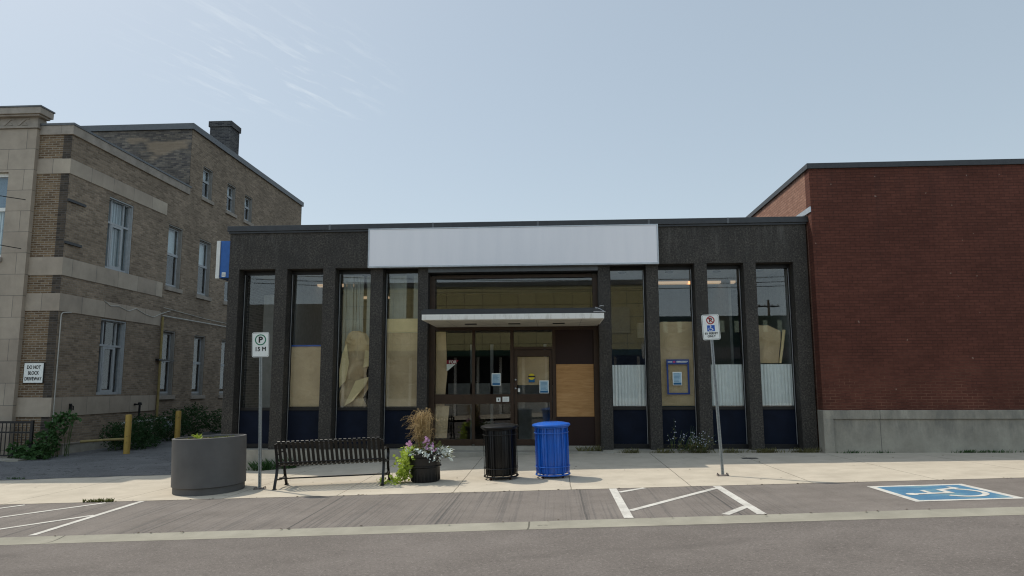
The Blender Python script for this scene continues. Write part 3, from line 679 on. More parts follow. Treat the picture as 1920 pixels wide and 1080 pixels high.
# notices and cards taped to the glass
def notice(x0, x1, z0, z1, label, y=GY - .012, tilt=0):
    o = thing('notice', ((x0 + x1) / 2, y, (z0 + z1) / 2), label, 'notice', 'pale blue notices taped to the glass')
    B(x0, x1, y - .002, y, z0, z1).build('paper', SIGNW, o)
    h = z1 - z0; B(x0 + .015, x1 - .015, y - .004, y - .0021, z0 + .06, z1 - .02).build('printed_area', NOTICE, o)
    B(x0 + .015, x1 - .015, y - .004, y - .0021, z0 + .012, z0 + .06).build('dark_footer', NOTICED, o)
    m = MB()
    for k in range(7): zz = z1 - .05 - k * h * .095; m.box(x0 + .03, x1 - .03 - random.uniform(0, .05), y - .005, y - .0041, zz, zz + .007)
    m.build('text_lines', NOTICED, o)
notice(-1.55, -1.33, 1.49, 1.79, 'pale blue notice taped to the entrance glass left of the door')
notice(-.38, -.155, 1.30, 1.61, 'pale blue notice taped low on the entrance door glass', y=GY - .030)
notice(2.84, 3.06, 1.48, 1.80, 'pale blue notice inside the blue poster frame')
def card(x0, x1, z0, z1, label, y=GY - .065):
    o = B(x0, x1, y - .004, y, z0, z1).build('card', SIGNW); tag(o, label, 'card', 'small white cards on the entrance')
    return o
c1 = card(-1.43, -1.33, 1.10, 1.20, 'small square white card on the brown rail, left of the wider card'); c2 = card(-1.28, -1.12, 1.10, 1.22, 'wider white card on the brown rail beside the door'); card(-.905, -.855, 1.33, 1.42, 'tiny white card on the door glass by the lock', GY - .02)
m = MB()
for k in range(4): m.box(-1.26, -1.14 - .02 * (k % 2), GY - .0705, GY - .0692, 1.125 + k * .02, 1.129 + k * .02)
m.build('print', METALGR, c2); MB().box(-1.395, -1.365, GY - .0705, GY - .0692, 1.125, 1.175).build('print', METALGR, c1)
st = thing('round_sticker', (-.57, GY - .02, 1.68), 'round yellow and blue sticker on the paper-backed door glass', 'sticker')
o = B(-.645, -.495, GY - .022, GY - .018, 1.565, 1.65).build('blue_base', NOTICED, st)
MB().prism([(-.57 + .078 * cos(2 * pi * k / 24), 1.70 + .078 * sin(2 * pi * k / 24)) for k in range(24)], GY - .026, GY - .0221).build('disc', YEL, st)
B(-.655, -.485, GY - .030, GY - .0261, 1.685, 1.725).build('dark_band', BLK, st)
# FOR SALE corner board seen through the glass
fs_ = thing('sale_sign', (-2.52, GY + .04, 2.0), 'torn red and white board reading FOR behind the entrance glass', 'sign')
MB().prism([(-2.67, 2.12), (-2.37, 2.12), (-2.45, 2.02), (-2.67, 2.02)], GY + .020, GY + .026).build('red_header', flat('maroon_print', (.25, .02, .04), .6, .2), fs_)
MB().prism([(-2.67, 2.019), (-2.452, 2.019), (-2.64, 1.86), (-2.67, 1.86)], GY + .020, GY + .026).build('white_part', SIGNW, fs_)
text('FOR', .10, SIGNW, loc=(-.0, -.025, .068), parent=fs_, bold=.002)
# blue poster frame
pf = thing('poster_frame', (2.97, GY - .01, 1.7), 'blue framed poster surround with white heading right of the entrance', 'poster frame')
m = MB(); y0, y1 = GY - .022, GY - .008
m.box(2.70, 2.74, y0, y1, 1.30, 1.98); m.box(3.20, 3.24, y0, y1, 1.30, 1.98); m.box(2.70, 3.24, y0, y1, 1.26, 1.30)
PB = flat('poster_blue', (.012, .045, .20), .5, .4); m.build('border', PB, pf); B(2.70, 3.24, y0 - .002, y1, 1.98, 2.10).build('header', PB, pf)
MB().prism([(2.885 + .032 * cos(2 * pi * k / 16), 2.04 + .028 * sin(2 * pi * k / 16)) for k in range(16)], y0 - .005, y0 - .0021).build('round_emblem', flat('emblem_magenta', (.35, .06, .16), .6, .2), pf)
text('BMO', .032, SIGNW, loc=(-.19, y0 - .004 - (GY - .01), .34), parent=pf) if False else None
m = MB()
for k in range(5): m.box(2.735 + k * .022, 2.750 + k * .022, y0 - .004, y0 - .0021, 2.028, 2.052)
for k in range(9): m.box(2.945 + k * .030, 2.968 + k * .030, y0 - .004, y0 - .0021, 2.045, 2.064)
for k in range(11): m.box(2.945 + k * .022, 2.960 + k * .022, y0 - .004, y0 - .0021, 2.018, 2.028)
m.build('small_print', SIGNW, pf)
# projecting blue lightbox on the left side
ps = thing('projecting_sign', (-8.6, .6, 4.3), 'narrow blue and white lightbox sign on the left end of the black building', 'sign')
B(-8.66, -8.40, .60, 1.6, 4.29, 5.26).build('blue_box', BOXBLUE, ps, bevel=.004); B(-8.76, -8.665, .57, 1.6, 4.27, 5.26).build('white_face', WHITE, ps)
pl = B(-8.60, -8.50, .592, .5995, 4.31, 4.43).build('label_plate', SIGNW, ps)
m = MB()
for k in range(3): m.box(-8.585, -8.515, .590, .5918, 4.335 + k * .025, 4.343 + k * .025)
m.build('print', METALGR, pl)
m = MB()
for zz in (4.30, 5.18): m.box(-8.40, -8.13, .70, .76, zz, zz + .05)
m.box(-8.40, -8.33, .62, 1.5, 4.22, 5.30); m.tube([(-8.55, .62, 4.28), (-8.3, .62, 4.2), (-8.15, .66, 4.22)], .02, 6); m.build('bracket', BLACKF, ps)

# ------------------------------------------------------------------ right brick building
rb = thing('maroon_brick_building', (10, -.3, 0), 'windowless maroon painted brick building with a concrete plinth on the right', 'building')
RX = 6.12
m = MB(); z0, z1 = .90, 6.60
o = MB().add([(RX, -.3, z0), (40, -.3, z0), (40, -.3, z1), (RX, -.3, z1)], [(0, 1, 2, 3)]).build('front_wall', BRK_MAROON, rb, fixn=False)
B(RX, 40, -.30, 0, z0, z1).build('front_wall', BRK_MAROON, rb); bpy.data.objects.remove(o)
B(RX, RX + .3, 0.0, 16, -.3, z1).build('side_wall', BRK_RED, rb)
B(RX + .3, 40, 15.7, 16, -.3, z1).build('back_wall', BRK_RED, rb); B(RX + .2, 40, -.1, 15.8, 6.3, 6.4).build('roof', METALDK, rb)
m = MB(); m.box(RX - .05, 40, -.35, -.02, 6.60, 6.73); m.box(RX - .05, RX + .34, -.02, 16, 6.60, 6.73); m.build('roof_coping', METALDK, rb, bevel=.005)
m = MB(); m.box(RX - .03, 40, -.36, .0, .70, .90); m.box(RX - .03, RX + .20, -.36, 0, -.3, .70); m.box(RX + .20, 40, -.325, 0, -.3, .70); m.build('plinth', DAMP, rb, bevel=.01)
m = MB(); m.prism([(-.30, 5.55), (-.30, 5.68), (9, 5.68), (9, 5.55)], RX - .025, RX, 'X'); m.prism([(.1, 5.50), (.1, 5.56), (9, 5.56), (9, 5.50)], RX - .06, RX - .026, 'X'); m.build('wall_flashing', ALU, rb)

# ------------------------------------------------------------------ left brick building
lb = thing('tan_brick_building', (-15, .83, 0), 'tan brick building with pale stone bands and a taller rear block on the left', 'building')
LX = -13.1; FY = .83
SW = []   # side windows: y0,y1,z0,z1,type
WIN = [(2.64, 3.88, 4.95, 7.10, 'cas'), (2.66, 3.90, 1.27, 3.47, 'cas'), (5.96, 6.90, 4.86, 7.02, 'dh'), (8.12, 9.06, 4.84, 6.95, 'dh'), (5.92, 6.80, 1.20, 3.38, 'dh'), (8.12, 8.96, 1.18, 3.36, 'dh'), (10.3, 11.2, 1.17, 3.34, 'dh'), (10.3, 11.2, 4.84, 6.95, 'dh'),
       (8.10, 8.88, 8.53, 9.74, 'dh'), (10.12, 10.90, 8.50, 9.66, 'dh'), (11.78, 12.56, 8.50, 9.62, 'dh')]
def wall_with_holes(mb, y0, y1, z0, z1, holes, X=LX, th=.30):
    ys = sorted({y0, y1} | {h[0] for h in holes} | {h[1] for h in holes}); zs = sorted({z0, z1} | {h[2] for h in holes} | {h[3] for h in holes})
    ys = [y for y in ys if y0 <= y <= y1]; zs = [z for z in zs if z0 <= z <= z1]
    inside = lambda y, z: any(h[0] < y < h[1] and h[2] < z < h[3] for h in holes)
    for a, b in zip(ys, ys[1:]):
        for c, d in zip(zs, zs[1:]):
            if not inside((a + b) / 2, (c + d) / 2): mb.quad((X, a, c), (X, b, c), (X, b, d), (X, a, d))
    for h in holes:
        if h[0] >= y0 and h[1] <= y1 and h[2] >= z0 and h[3] <= z1:
            a, b, c, d = h[:4]; x = X - th
            mb.quad((X, a, c), (x, a, c), (x, b, c), (X, b, c)); mb.quad((X, a, d), (X, b, d), (x, b, d), (x, a, d))
            mb.quad((X, a, c), (X, a, d), (x, a, d), (x, a, c)); mb.quad((X, b, c), (x, b, c), (x, b, d), (X, b, d))
m = MB(); wall_with_holes(m, FY, 7.15, -.7, 8.34, [h for h in WIN if h[1] < 7.1]); wall_with_holes(m, 7.15, 18.6, -.7, 10.80, [h for h in WIN if h[0] > 7.2])
m.build('side_wall', BRK_TAN, lb)
BXR = -14.02
def shell(x0, x1, y, z0, z1): return MB().quad((x0, y, z0), (x1, y, z0), (x1, y, z1), (x0, y, z1))
m = shell(BXR, LX, FY, -.7, 8.34); m.build('front_panel', BRK_FRONT, lb)
B(-30, LX - .01, 7.15, 7.4, 8.2, 10.80).build('upper_block_front', BRK_DARK, lb)
B(-30, LX - .3, 18.3, 18.6, -.7, 10.80).build('rear_wall', BRK_TAN, lb)
B(-30, LX - .32, FY + .3, 7.15, 8.1, 8.2).build('lower_roof', METALDK, lb); B(-30, LX - .32, 7.4, 18.3, 10.5, 10.6).build('upper_roof', METALDK, lb)
# bands
for (z0, z1, nm) in ((7.25, 7.66, 1), (4.46, 4.94, 2), (3.50, 3.97, 3), (.73, 1.22, 4)):
    m = MB(); m.box(LX, LX + .025, FY - .025, 5.75, z0, z1) if False else None
    m = MB()
    segs = [(FY - .025, 5.75)]
    m.box(LX - .05, LX + .022, FY - .022, 5.75, z0, z1); m.box(BXR, LX - .05, FY - .022, FY + .05, z0, z1)
    m.build('stone_band', BAND, lb)
m = MB(); m.box(LX - .3, LX + .05, FY - .05, 7.15, 8.34, 8.60); m.box(BXR, LX - .3, FY - .05, FY + .3, 8.34, 8.60); m.build('parapet_coping', CAP, lb, bevel=.01)
m = MB(); m.box(LX - .3, LX + .07, FY - .07, 7.2, 8.60, 8.66); m.box(BXR, LX - .3, FY - .07, FY + .3, 8.60, 8.66); m.build('coping_flashing', METALGR, lb)
m = MB(); m.box(LX - .3, LX + .07, 7.08, 18.7, 10.80, 11.02); m.box(-30, LX - .3, 7.08, 7.45, 10.80, 11.02); m.build('upper_coping', METALGR, lb)
vs = B(LX, LX + .07, 1.3, 3.5, -.6, -.02).build('plinth', FOUND, lb); B(LX, LX + .09, 1.28, 3.3, -.02, .01).build('plinth_cap', CAP, lb)
B(-13.34, LX - .001, FY - .003, FY + .05, .02, 8.34).build('corner_shade_strip', BRK_SHADE, lb)
B(BXR, LX - .003, FY - .06, FY + .05, -.7, .02).build('plinth', FOUND, lb)
# stone frontispiece
SY = FY - .14
m = MB()
hw = (-15.9, -14.72, 4.93, 7.28)
for (x0, x1, z0, z1) in ((-30, hw[0], -.7, 8.5), (hw[1], BXR, -.7, 8.5), (hw[0], hw[1], -.7, hw[2]), (hw[0], hw[1], hw[3], 8.5)): m.box(x0, x1, SY, SY + .3, z0, z1)
m.build('stone_front', STONE, lb)
m = MB(); m.box(-30, BXR + .05, SY - .05, 1.0, 8.5, 8.56); m.build('frieze_base', CAP, lb)
m = MB(); m.box(-30, BXR + .02, SY - .02, 1.0, 8.56, 8.80); m.build('frieze', CAP, lb)
m = MB()
for k in range(16):
    x = BXR - .30 - k * .42
    m.prism([(x - .26, 8.575), (x - .20, 8.575), (x - .02, 8.74), (x + .08, 8.74), (x + .08, 8.77), (x - .07, 8.77)], SY - .038, SY - .021); m.prism([(x - .12, 8.58), (x + .04, 8.58), (x - .03, 8.66)], SY - .036, SY - .021)
m.build('frieze_ornament', CAP, lb)
m = MB(); m.box(-30, BXR + .14, SY - .15, .98, 8.80, 8.85); m.box(-30, BXR + .20, SY - .20, 1.02, 8.85, 9.03); m.build('cornice', CAP, lb, bevel=.01)
B(-30, BXR + .22, SY - .22, 1.04, 9.03, 9.07).build('cornice_flashing', METALGR, lb)
# front window in stone
wf = thing('window', (-15.3, SY, 6), None, None); wf.parent = lb; wf.matrix_parent_inverse = Matrix.Translation((15, -.83, 0))
x0, x1, z0, z1 = hw
m = MB(); yy = SY + .12; m.box(x0, x1, yy, yy + .08, z1 - .10, z1); m.box(x0, x1, yy, yy + .08, z0, z0 + .10); m.box(x1 - .08, x1, yy, yy + .08, z0 + .1, z1 - .1); m.box(x0, x0 + .08, yy, yy + .08, z0 + .1, z1 - .1); m.box(x0 + .08, x1 - .08, yy, yy + .08, 6.22, 6.32)
m.build('frame', WHITE, wf); B(x0 + .08, x1 - .08, yy + .03, yy + .036, z0 + .1, z1 - .1).build('pane', GLASSW, wf)
B(x0, x1, yy + .13, yy + .14, z0, 6.26).build('blind', BLINDS, wf); B(x0, x1, yy + .13, yy + .14, 6.26, z1).build('blind', flat('grey_blue_blind', (.16, .24, .30), .8, .2), wf)
B(x0 - .1, x1 + .04, SY - .06, SY + .12, z0 - .12, z0).build('sill', CAP, wf)
def sidewin(y0, y1, z0, z1, typ, lit, idx):
    w = thing('window', (LX, (y0 + y1) / 2, z0), None, None); w.parent = lb; w.matrix_parent_inverse = Matrix.Translation((15, -.83, 0))
    X = LX - .14; t = .07
    m = MB(); m.box(X - .06, X + .05, y0, y0 + t, z0, z1); m.box(X - .06, X + .05, y1 - t, y1, z0, z1); m.box(X - .06, X + .05, y0 + t, y1 - t, z1 - t, z1); m.box(X - .06, X + .05, y0 + t, y1 - t, z0, z0 + t)
    m.box(X + .05, LX - .02, y1 - .035, y1, z0, z1); m.box(X + .05, LX - .02, y0, y1 - .035, z1 - .04, z1)
    m.build('frame', WTRIM if typ == 'dh' else WFRAME, w)
    m = MB(); a, b, c, d = y0 + t, y1 - t, z0 + t, z1 - t
    if typ == 'dh':
        mz = (c + d) / 2 + .08; m.box(X - .03, X + .03, a, b, mz - .045, mz + .045); m.box(X - .026, X + .01, a, a + .045, c, d); m.box(X - .026, X + .01, b - .045, b, c, d); m.box(X - .024, X + .02, a, b, c, c + .06); m.box(X - .024, X + .008, a + .045, b - .045, d - .05, d)
    else:
        mz = c + (d - c) * .66; m.box(X - .02, X + .05, a, b, mz - .03, mz + .03)
        for q in (.20, .76):
            yq = a + (b - a) * q; m.box(X - .02, X + .03, yq - .025, yq + .025, c, mz - .03); m.box(X - .02, X + .03, yq - .025, yq + .025, mz + .03, d)
        ya, yb2 = a + (b - a) * .20 + .025, a + (b - a) * .76 - .025
        m.box(X, X + .045, ya, ya + .07, c, mz - .03); m.box(X, X + .045, yb2 - .07, yb2, c, mz - .03); m.box(X, X + .044, ya + .07, yb2 - .07, c, c + .07); m.box(X, X + .044, ya + .07, yb2 - .07, mz - .10, mz - .03)
    m.build('sash', WFRAME, w)
    B(X - .012, X - .006, y0 + t, y1 - t, c, d).build('pane', GLASSW, w)
    if typ == 'dh':
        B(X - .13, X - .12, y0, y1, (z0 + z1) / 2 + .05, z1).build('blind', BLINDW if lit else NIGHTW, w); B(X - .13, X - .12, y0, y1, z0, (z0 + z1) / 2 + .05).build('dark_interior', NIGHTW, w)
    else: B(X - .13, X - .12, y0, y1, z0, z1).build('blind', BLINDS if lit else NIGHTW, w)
    if typ == 'dh': B(LX - .10, LX + .06, y0 - .08, y1 + .10, z0 - .13, z0).build('sill', CAP, w, bevel=.005)
for i, (a, b, c, d, t) in enumerate(WIN): sidewin(a, b, c, d, t, c > 4, i)
# chimney
ch = MB(); ch.box(-14.5, -13.6, 11.2, 12.05, 10.5, 12.42); cho = ch.build('chimney', BRK_CHIM, lb)
B(-14.55, -13.55, 11.15, 12.1, 12.42, 12.66).build('chimney_cap', BRK_CHIM, cho)
# wall ironwork and cables
m = MB(); m.box(LX, LX + .05, FY + .0, 1.55, 6.48, 6.55); m.box(LX, LX + .05, FY + .0, 1.5, 5.32, 5.39); m.build('iron_bracket', BLACKF, lb)
m = MB(); pts = [(LX + .04, FY + .06, z) for z in (3.4, 2.6, 1.6, .7, .1)]; m.tube([(LX + .03, 1.3, 3.5), (LX + .04, FY + .12, 3.46)] + pts, .014, 6); tag(m.build('conduit', OLDWHITE), 'thin white conduit running down the corner of the tan brick building', 'conduit')
m = MB(); P = [(2.7, 3.98), (3.0, 3.86), (3.4, 3.90), (3.9, 3.80), (4.3, 3.92), (4.8, 3.80), (5.3, 3.74), (5.75, 3.9), (6.3, 4.05)]; m.tube([(LX + .03, y, z + .0) for y, z in P], .012, 6); tag(m.build('loose_cable', OLDWHITE), 'loose white cable drooping along the stone band of the tan building', 'cable')
m = MB(); m.tube([(LX + .03, 5.9, 4.12), (LX + .03, 9, 4.0), (LX + .03, 14, 3.95)], .010, 6); tag(m.build('wall_cable', OLDWHITE), 'thin pale cable running level above the yellow pipe', 'cable')
gp = thing('gas_pipe', (LX, 5.8, 0), 'yellow gas pipe climbing the tan brick wall and turning back along it', 'pipe')
m = MB(); m.tube([(LX + .07, 5.8, .35), (LX + .07, 5.8, 2.0), (LX + .07, 5.8, 3.80)], .040, 10); m.build('riser', YPIPE, gp)
m = MB(); m.tube([(LX + .07, 5.8, 3.84), (LX + .07, 10, 3.84), (LX + .07, 15, 3.84)], .020, 8); m.build('upper_run', OLDWHITE, gp)
B(LX, LX + .12, 5.62, 6.6, 2.35, 2.40).build('clamp', BLACKF, gp)
gm = thing('gas_meter', (LX + .3, 6.1, .1), 'grey gas meter among weeds with a white pipe below the brick wall', 'gas meter')
MB().lathe([(.0, 0), (.12, .0), (.17, .08), (.18, .2), (.14, .3), (.0, .33)], 18, (LX + .32, 6.0), .05).build('meter_body', GALV, gm, smooth=True)
m = MB(); m.tube([(LX + .25, 3.6, .42), (LX + .25, 5.0, .44), (LX + .25, 6.2, .46)], .035, 8); m.tube([(LX + .25, 5.2, .44), (LX + .25, 5.2, .0)], .035, 8); m.build('pipework', OLDWHITE, gm)
m = MB(); m.tube([(LX + .02, 4.55, .95), (LX + .2, 4.55, .95), (LX + .2, 4.55, .5)], .035, 8); m.lathe([(.0, 0), (.07, 0), (.05, .08), (0, .09)], 12, (LX + .2, 4.55), .93); tag(m.build('vent_pipe', ROPE), 'short black vent pipe with a cap on the stone band', 'pipe')
m = MB(); m.box(LX + .02, LX + .06, 1.5, 1.58, .85, 1.05); m.tube([(LX + .05, 1.54, 1.0), (LX + .12, 1.54, .98), (LX + .12, 1.54, .88)], .02, 6); tag(m.build('wall_tap', ROPE), 'small dark tap fixed to the lower stone band', 'tap')
# DO NOT BLOCK DRIVEWAY
dn = thing('driveway_sign', (-13.62, FY - .03, 1.86), 'white sign reading DO NOT BLOCK DRIVEWAY on the brick corner', 'sign')
B(-13.90, -13.34, FY - .035, FY - .005, 1.59, 2.14).build('border', BLK, dn, bevel=.01); B(-13.88, -13.36, FY - .040, FY - .0351, 1.61, 2.12).build('face', SIGNW, dn)
for k, t_ in enumerate(('DO NOT', 'BLOCK', 'DRIVEWAY')): text(t_, .125, BLK, loc=(0, -.012, .15 - k * .15), parent=dn, heavy=.0035, stretch=.72)
# overhead wires to the pilaster
for k, (z, lab) in enumerate(((6.45, 'upper black service wire reaching the stone pilaster at the left edge'), (5.12, 'lower black service wire reaching the stone pilaster at the left edge'))):
    m = MB(); p = Vector((-15.16, 1.95, 1.5 + (z - 1.5) * 1.08)); q = Vector((-30, -12 - k * 2, 9.2)); pts = []
    for i in range(25):
        t = i / 24; r = p.lerp(q, t); r.z -= 1.0 * 4 * t * (1 - t) * .5; pts.append(r)
    m.tube(pts, .012, 5); tag(m.build('service_wire', ROPE), lab, 'wire', 'service wires')

# the building and everything fixed to it stand a little further back on the plot
def shift_building(objs, s=1.08, ref=Vector((0, -17.4, 1.5))):
    for o in objs:
        o.location = ref + (Vector(o.location) - ref) * s; o.scale = (s, s, s)
shift_building([o for o in COL.objects if o.parent is None and (o in (lb, gp, gm, dn) or o.name.split('.')[0] in ('conduit', 'loose_cable', 'wall_cable', 'vent_pipe', 'wall_tap'))])

# railing at the far left
ra = thing('iron_railing', (-14.4, 1.7, 0), 'black iron railing in front of the stone pilaster at the left edge', 'railing')
ry = 1.7; m = MB(); m.box(-18, -14.2, ry - .02, ry + .02, .52, .58); m.box(-18, -14.2, ry - .02, ry + .02, .26, .30); m.box(-18, -14.2, ry - .02, ry + .02, -.36, -.32); m.build('rail', BLACKF, ra)
m = MB()
for k in range(34): x = -14.25 - k * .115; m.box(x - .009, x + .009, ry - .009, ry + .009, -.33, .53)
m.build('pickets', BLACKF, ra); B(-14.23, -14.17, ry - .03, ry + .03, -.45, .60).build('post', BLACKF, ra)
B(-20, -14.15, 1.2, 2.0, -.7, -.40).build('kerb_slab', FOUND); tag(bpy.data.objects['kerb_slab'], 'low concrete slab under the black iron railing', 'slab')

# ------------------------------------------------------------------ bollards
def bollard(x, y, h, label, rail=None):
    z = g(x, y); o = thing('bollard', (x, y, z), label, 'bollard', 'yellow bollards guarding the gas meter')
    MB().lathe([(.088, -.05), (.088, h - .03), (.08, h - .005), (.05, h), (.0, h)], 20, (x, y), z).build('post', YPAINT, o, smooth=True)
    if rail:
        m = MB()
        for zz in rail: m.tube([(x, y, z + zz), (x - .35, y - .2, z + zz), (-13.4, y - .6, z + zz - .03)], .035, 8)
        m.build('side_rail', YPIPE, o)
bollard(-12.38, 3.15, 1.12, 'yellow steel bollard with a side rail, left of the weeds', (.42,))
bollard(-12.2, 5.6, 1.12, 'yellow bollard rising behind the round planter')

# ------------------------------------------------------------------ plants
def leafcloud(mb, c, rad, n, size, rnd, flat_=.0, droop=0., asp=.55):
    for _ in range(n):
        while True:
            p = Vector((rnd.uniform(-1, 1), rnd.uniform(-1, 1), rnd.uniform(-1, 1)))
            if p.length < 1: break
        if p.length > 0: p = p * (p.length ** -.25)
        p = Vector((c[0] + p.x * rad[0], c[1] + p.y * rad[1], c[2] + p.z * rad[2]))
        leaf(mb, p, size * rnd.uniform(.6, 1.3), rnd, asp)
def leaf(mb, p, s, rnd, asp=.55, d=None):
    d = d or Vector((rnd.uniform(-1, 1), rnd.uniform(-1, .6), rnd.uniform(-.5, .8))).normalized()
    e = d.cross(Vector((rnd.uniform(-1, 1), rnd.uniform(-1, 1), rnd.uniform(-1, 1)))).normalized(); nrm = d.cross(e)
    a = p; b = p + d * s * .5 + e * s * asp * .5 + nrm * s * .08; c = p + d * s; q = p + d * s * .5 - e * s * asp * .5 + nrm * s * .08; mid = p + d * s * .5
    mb.add([a, b, c, q, mid], [(0, 1, 4), (1, 2, 4), (2, 3, 4), (3, 0, 4)])
rnd = random.Random(11)
def bushy(name, label, spots, mat, leafsize, dens, stems=True, cat='shrub', group=None, asp=.55):
    c0 = spots[0][0]; z = g(c0[0], c0[1]); o = thing(name, (c0[0], c0[1], z), label, cat, group)
    lf = MB(); stm = MB()
    for (c, r) in spots:
        leafcloud(lf, c, r, int(dens * r[0] * r[1] * r[2] * 4.2 + 20), leafsize, rnd, asp=asp)
        for _ in range(5):
            p0 = Vector((c[0] + rnd.uniform(-.3, .3) * r[0], c[1] + rnd.uniform(-.3, .3) * r[1], g(c[0], c[1]) - .02)); p1 = Vector((c[0] + rnd.uniform(-.8, .8) * r[0], c[1] + rnd.uniform(-.8, .8) * r[1], c[2] + rnd.uniform(.2, .9) * r[2]))
            stm.tube([p0, p0.lerp(p1, .5) + Vector((rnd.uniform(-.04, .04), rnd.uniform(-.04, .04), 0)), p1], [.010, .008, .004], 5)
    lf.build('leaves', mat, o, fixn=False); stm.build('stems', STEMG, o)
    return o
bushy('climbing_shrub', 'leafy green shrub climbing the corner of the tan brick building', [((-14.3, 1.75, -.22), (.55, .35, .25)), ((-13.9, 1.9, -.05), (.3, .3, .35)), ((-13.85, 2.2, .35), (.26, .3, .32)), ((-13.7, 2.4, .62), (.34, .28, .16)), ((-14.0, 1.6, -.35), (.5, .3, .15))], LEAFV, .12, 1500, asp=.7)
bushy('tall_weeds', 'dense dark green weeds growing between the two yellow bollards', [((-13.2, 4.6, .0), (.6, .7, .42)), ((-13.2, 5.6, .12), (.6, .7, .5)), ((-12.8, 4.6, -.2), (.5, .7, .25)), ((-13.3, 4.0, .05), (.4, .4, .4))], LEAF, .10, 1700, cat='weeds', asp=.35)
bushy('tall_weeds', 'dark green weeds behind the round planter against the brick wall', [((-13.4, 7.6, .15), (.5, .8, .55)), ((-13.5, 9.2, .25), (.5, .8, .6)), ((-13.4, 11.2, .1), (.5, 1.0, .5))], LEAF, .12, 1000, cat='weeds', asp=.35)
def stripweeds(name, label, x0, x1, yf, h, n, mat, rz=0.05, kind=None, gap=.3):
    m = MB(); r2 = random.Random(hash(label) % 999 if False else len(label))
    cl_ = [r2.uniform(x0, x1) for _ in range(max(3, int((x1 - x0) * 1.8)))]
    for _ in range(n):
        x = r2.gauss(r2.choice(cl_), .13); x = min(max(x, x0), x1); y = yf - abs(r2.gauss(0, rz)); z = g(x, y)
        hh = h * r2.uniform(.25, 1.) ; d = Vector((r2.uniform(-.6, .6), r2.uniform(-.5, .1), 1)).normalized()
        e = Vector((r2.uniform(-1, 1), r2.uniform(-1, 1), 0)).normalized() * .008
        a = Vector((x, y, z)); m.add([a - e, a + e, a + d * hh * .6 + e * .7 + Vector((0, 0, 0)), a + d * hh + Vector((d.x, d.y, -.2)) * hh * .3], [(0, 1, 2), (0, 2, 3)])
    return tag(m.build(name, mat, fixn=False), label, 'weeds', kind=kind)
o = stripweeds('weed_fringe', 'dry weeds along the foot of the black building right of the entrance', 1.2, 6.1, -.14, .16, 700, DRYG, .05, 'stuff')
o = stripweeds('weed_fringe', 'thin green weeds along the foot of the concrete plinth', 6.2, 14, -.37, .10, 700, LEAFV, .03, 'stuff')
o = stripweeds('weed_fringe', 'weeds along the driveway corner of the black building behind the bench', -7.4, -6.2, -.12, .34, 260, LEAFV, .08, 'stuff')
o = stripweeds('grass_tuft', 'small grass tuft on the pavement edge near the hatch lines', -7.95, -7.45, -5.32, .08, 240, MOSS, .02)
o = stripweeds('dead_stalks', 'dead weed stalks at the right end of the entrance step', .55, 1.05, .1, .22, 120, DRYG, .06)
o = stripweeds('weed_tuft', 'tiny weeds sprouting at the far left of the asphalt driveway', -11.95, -11.6, -1.9, .07, 60, LEAFV, .05)
def debris():
    m = MB(); r2 = random.Random(5)
    for _ in range(150):
        x = r2.uniform(-8, 9); y = r2.choice([r2.uniform(-5.3, -.5), -5.36 + r2.gauss(0, .03), -7.97 + r2.gauss(0, .02)]); s_ = r2.uniform(.008, .028); z = g(x, y) + .003
        a = r2.uniform(0, 6); m.add([(x + s_ * cos(a), y + s_ * sin(a), z), (x - s_ * sin(a) * .6, y + s_ * cos(a) * .6, z + s_ * .3), (x - s_ * cos(a), y - s_ * sin(a), z), (x + s_ * sin(a) * .6, y - s_ * cos(a) * .6, z + s_ * .15)], [(0, 1, 2), (0, 2, 3)])
    return tag(m.build('leaf_litter', flat('dead_leaf', (.07, .05, .03), .9, .1), fixn=False), 'scattered dead leaves and grit on the pavement and lane edges', 'litter', kind='stuff')
debris()
# chicory by the third pier from the right
cp = thing('chicory_plant', (3.1, -.2, -.05), 'wild plant with small pale flowers leaning over the pavement right of the entrance', 'plant')
st_ = MB(); fl = MB(); lv = MB(); r2 = random.Random(21)
for k in range(46):
    x = r2.uniform(2.65, 3.45); p = Vector((x, -.18 + r2.uniform(-.08, .06), -.03)); lean = Vector((r2.uniform(-.15, .55), r2.uniform(-.55, -.05), r2.uniform(.45, 1))).normalized(); ln = r2.uniform(.25, .62)
    if k == 0: p = Vector((2.75, -.15, 0)); lean = Vector((.0, -.1, 1)).normalized(); ln = .72
    q = p + lean * ln; q.z -= .25 * ln * (1 - lean.z); mid = p.lerp(q, .5) + Vector((0, 0, .06)); st_.tube([p, mid, q], [.005, .004, .002], 4)
    for j in range(r2.randint(1, 3)):
        t = r2.uniform(.45, 1); c = p.lerp(q, t) + Vector((r2.uniform(-.03, .03), r2.uniform(-.04, 0), r2.uniform(0, .06))); rr_ = r2.uniform(.007, .014)
        nn = Vector((r2.uniform(-.6, .6), -1, r2.uniform(-.2, .8))).normalized(); a_ = nn.orthogonal().normalized(); b_ = nn.cross(a_)
        vs = [c] + [c + (a_ * cos(2 * pi * i / 7) + b_ * sin(2 * pi * i / 7)) * rr_ for i in range(7)]; fl.add(vs, [(0, i + 1, (i + 1) % 7 + 1) for i in range(7)])
    for j in range(7): leaf(lv, p.lerp(q, r2.uniform(0, .75)) + Vector((r2.uniform(-.05, .05), r2.uniform(-.05, .03), 0)), r2.uniform(.04, .09), r2, .3)
st_.build('stems', STEMG, cp); fl.build('flowers', CHIC, cp, fixn=False); lv.build('leaves', DRYG, cp, fixn=False)

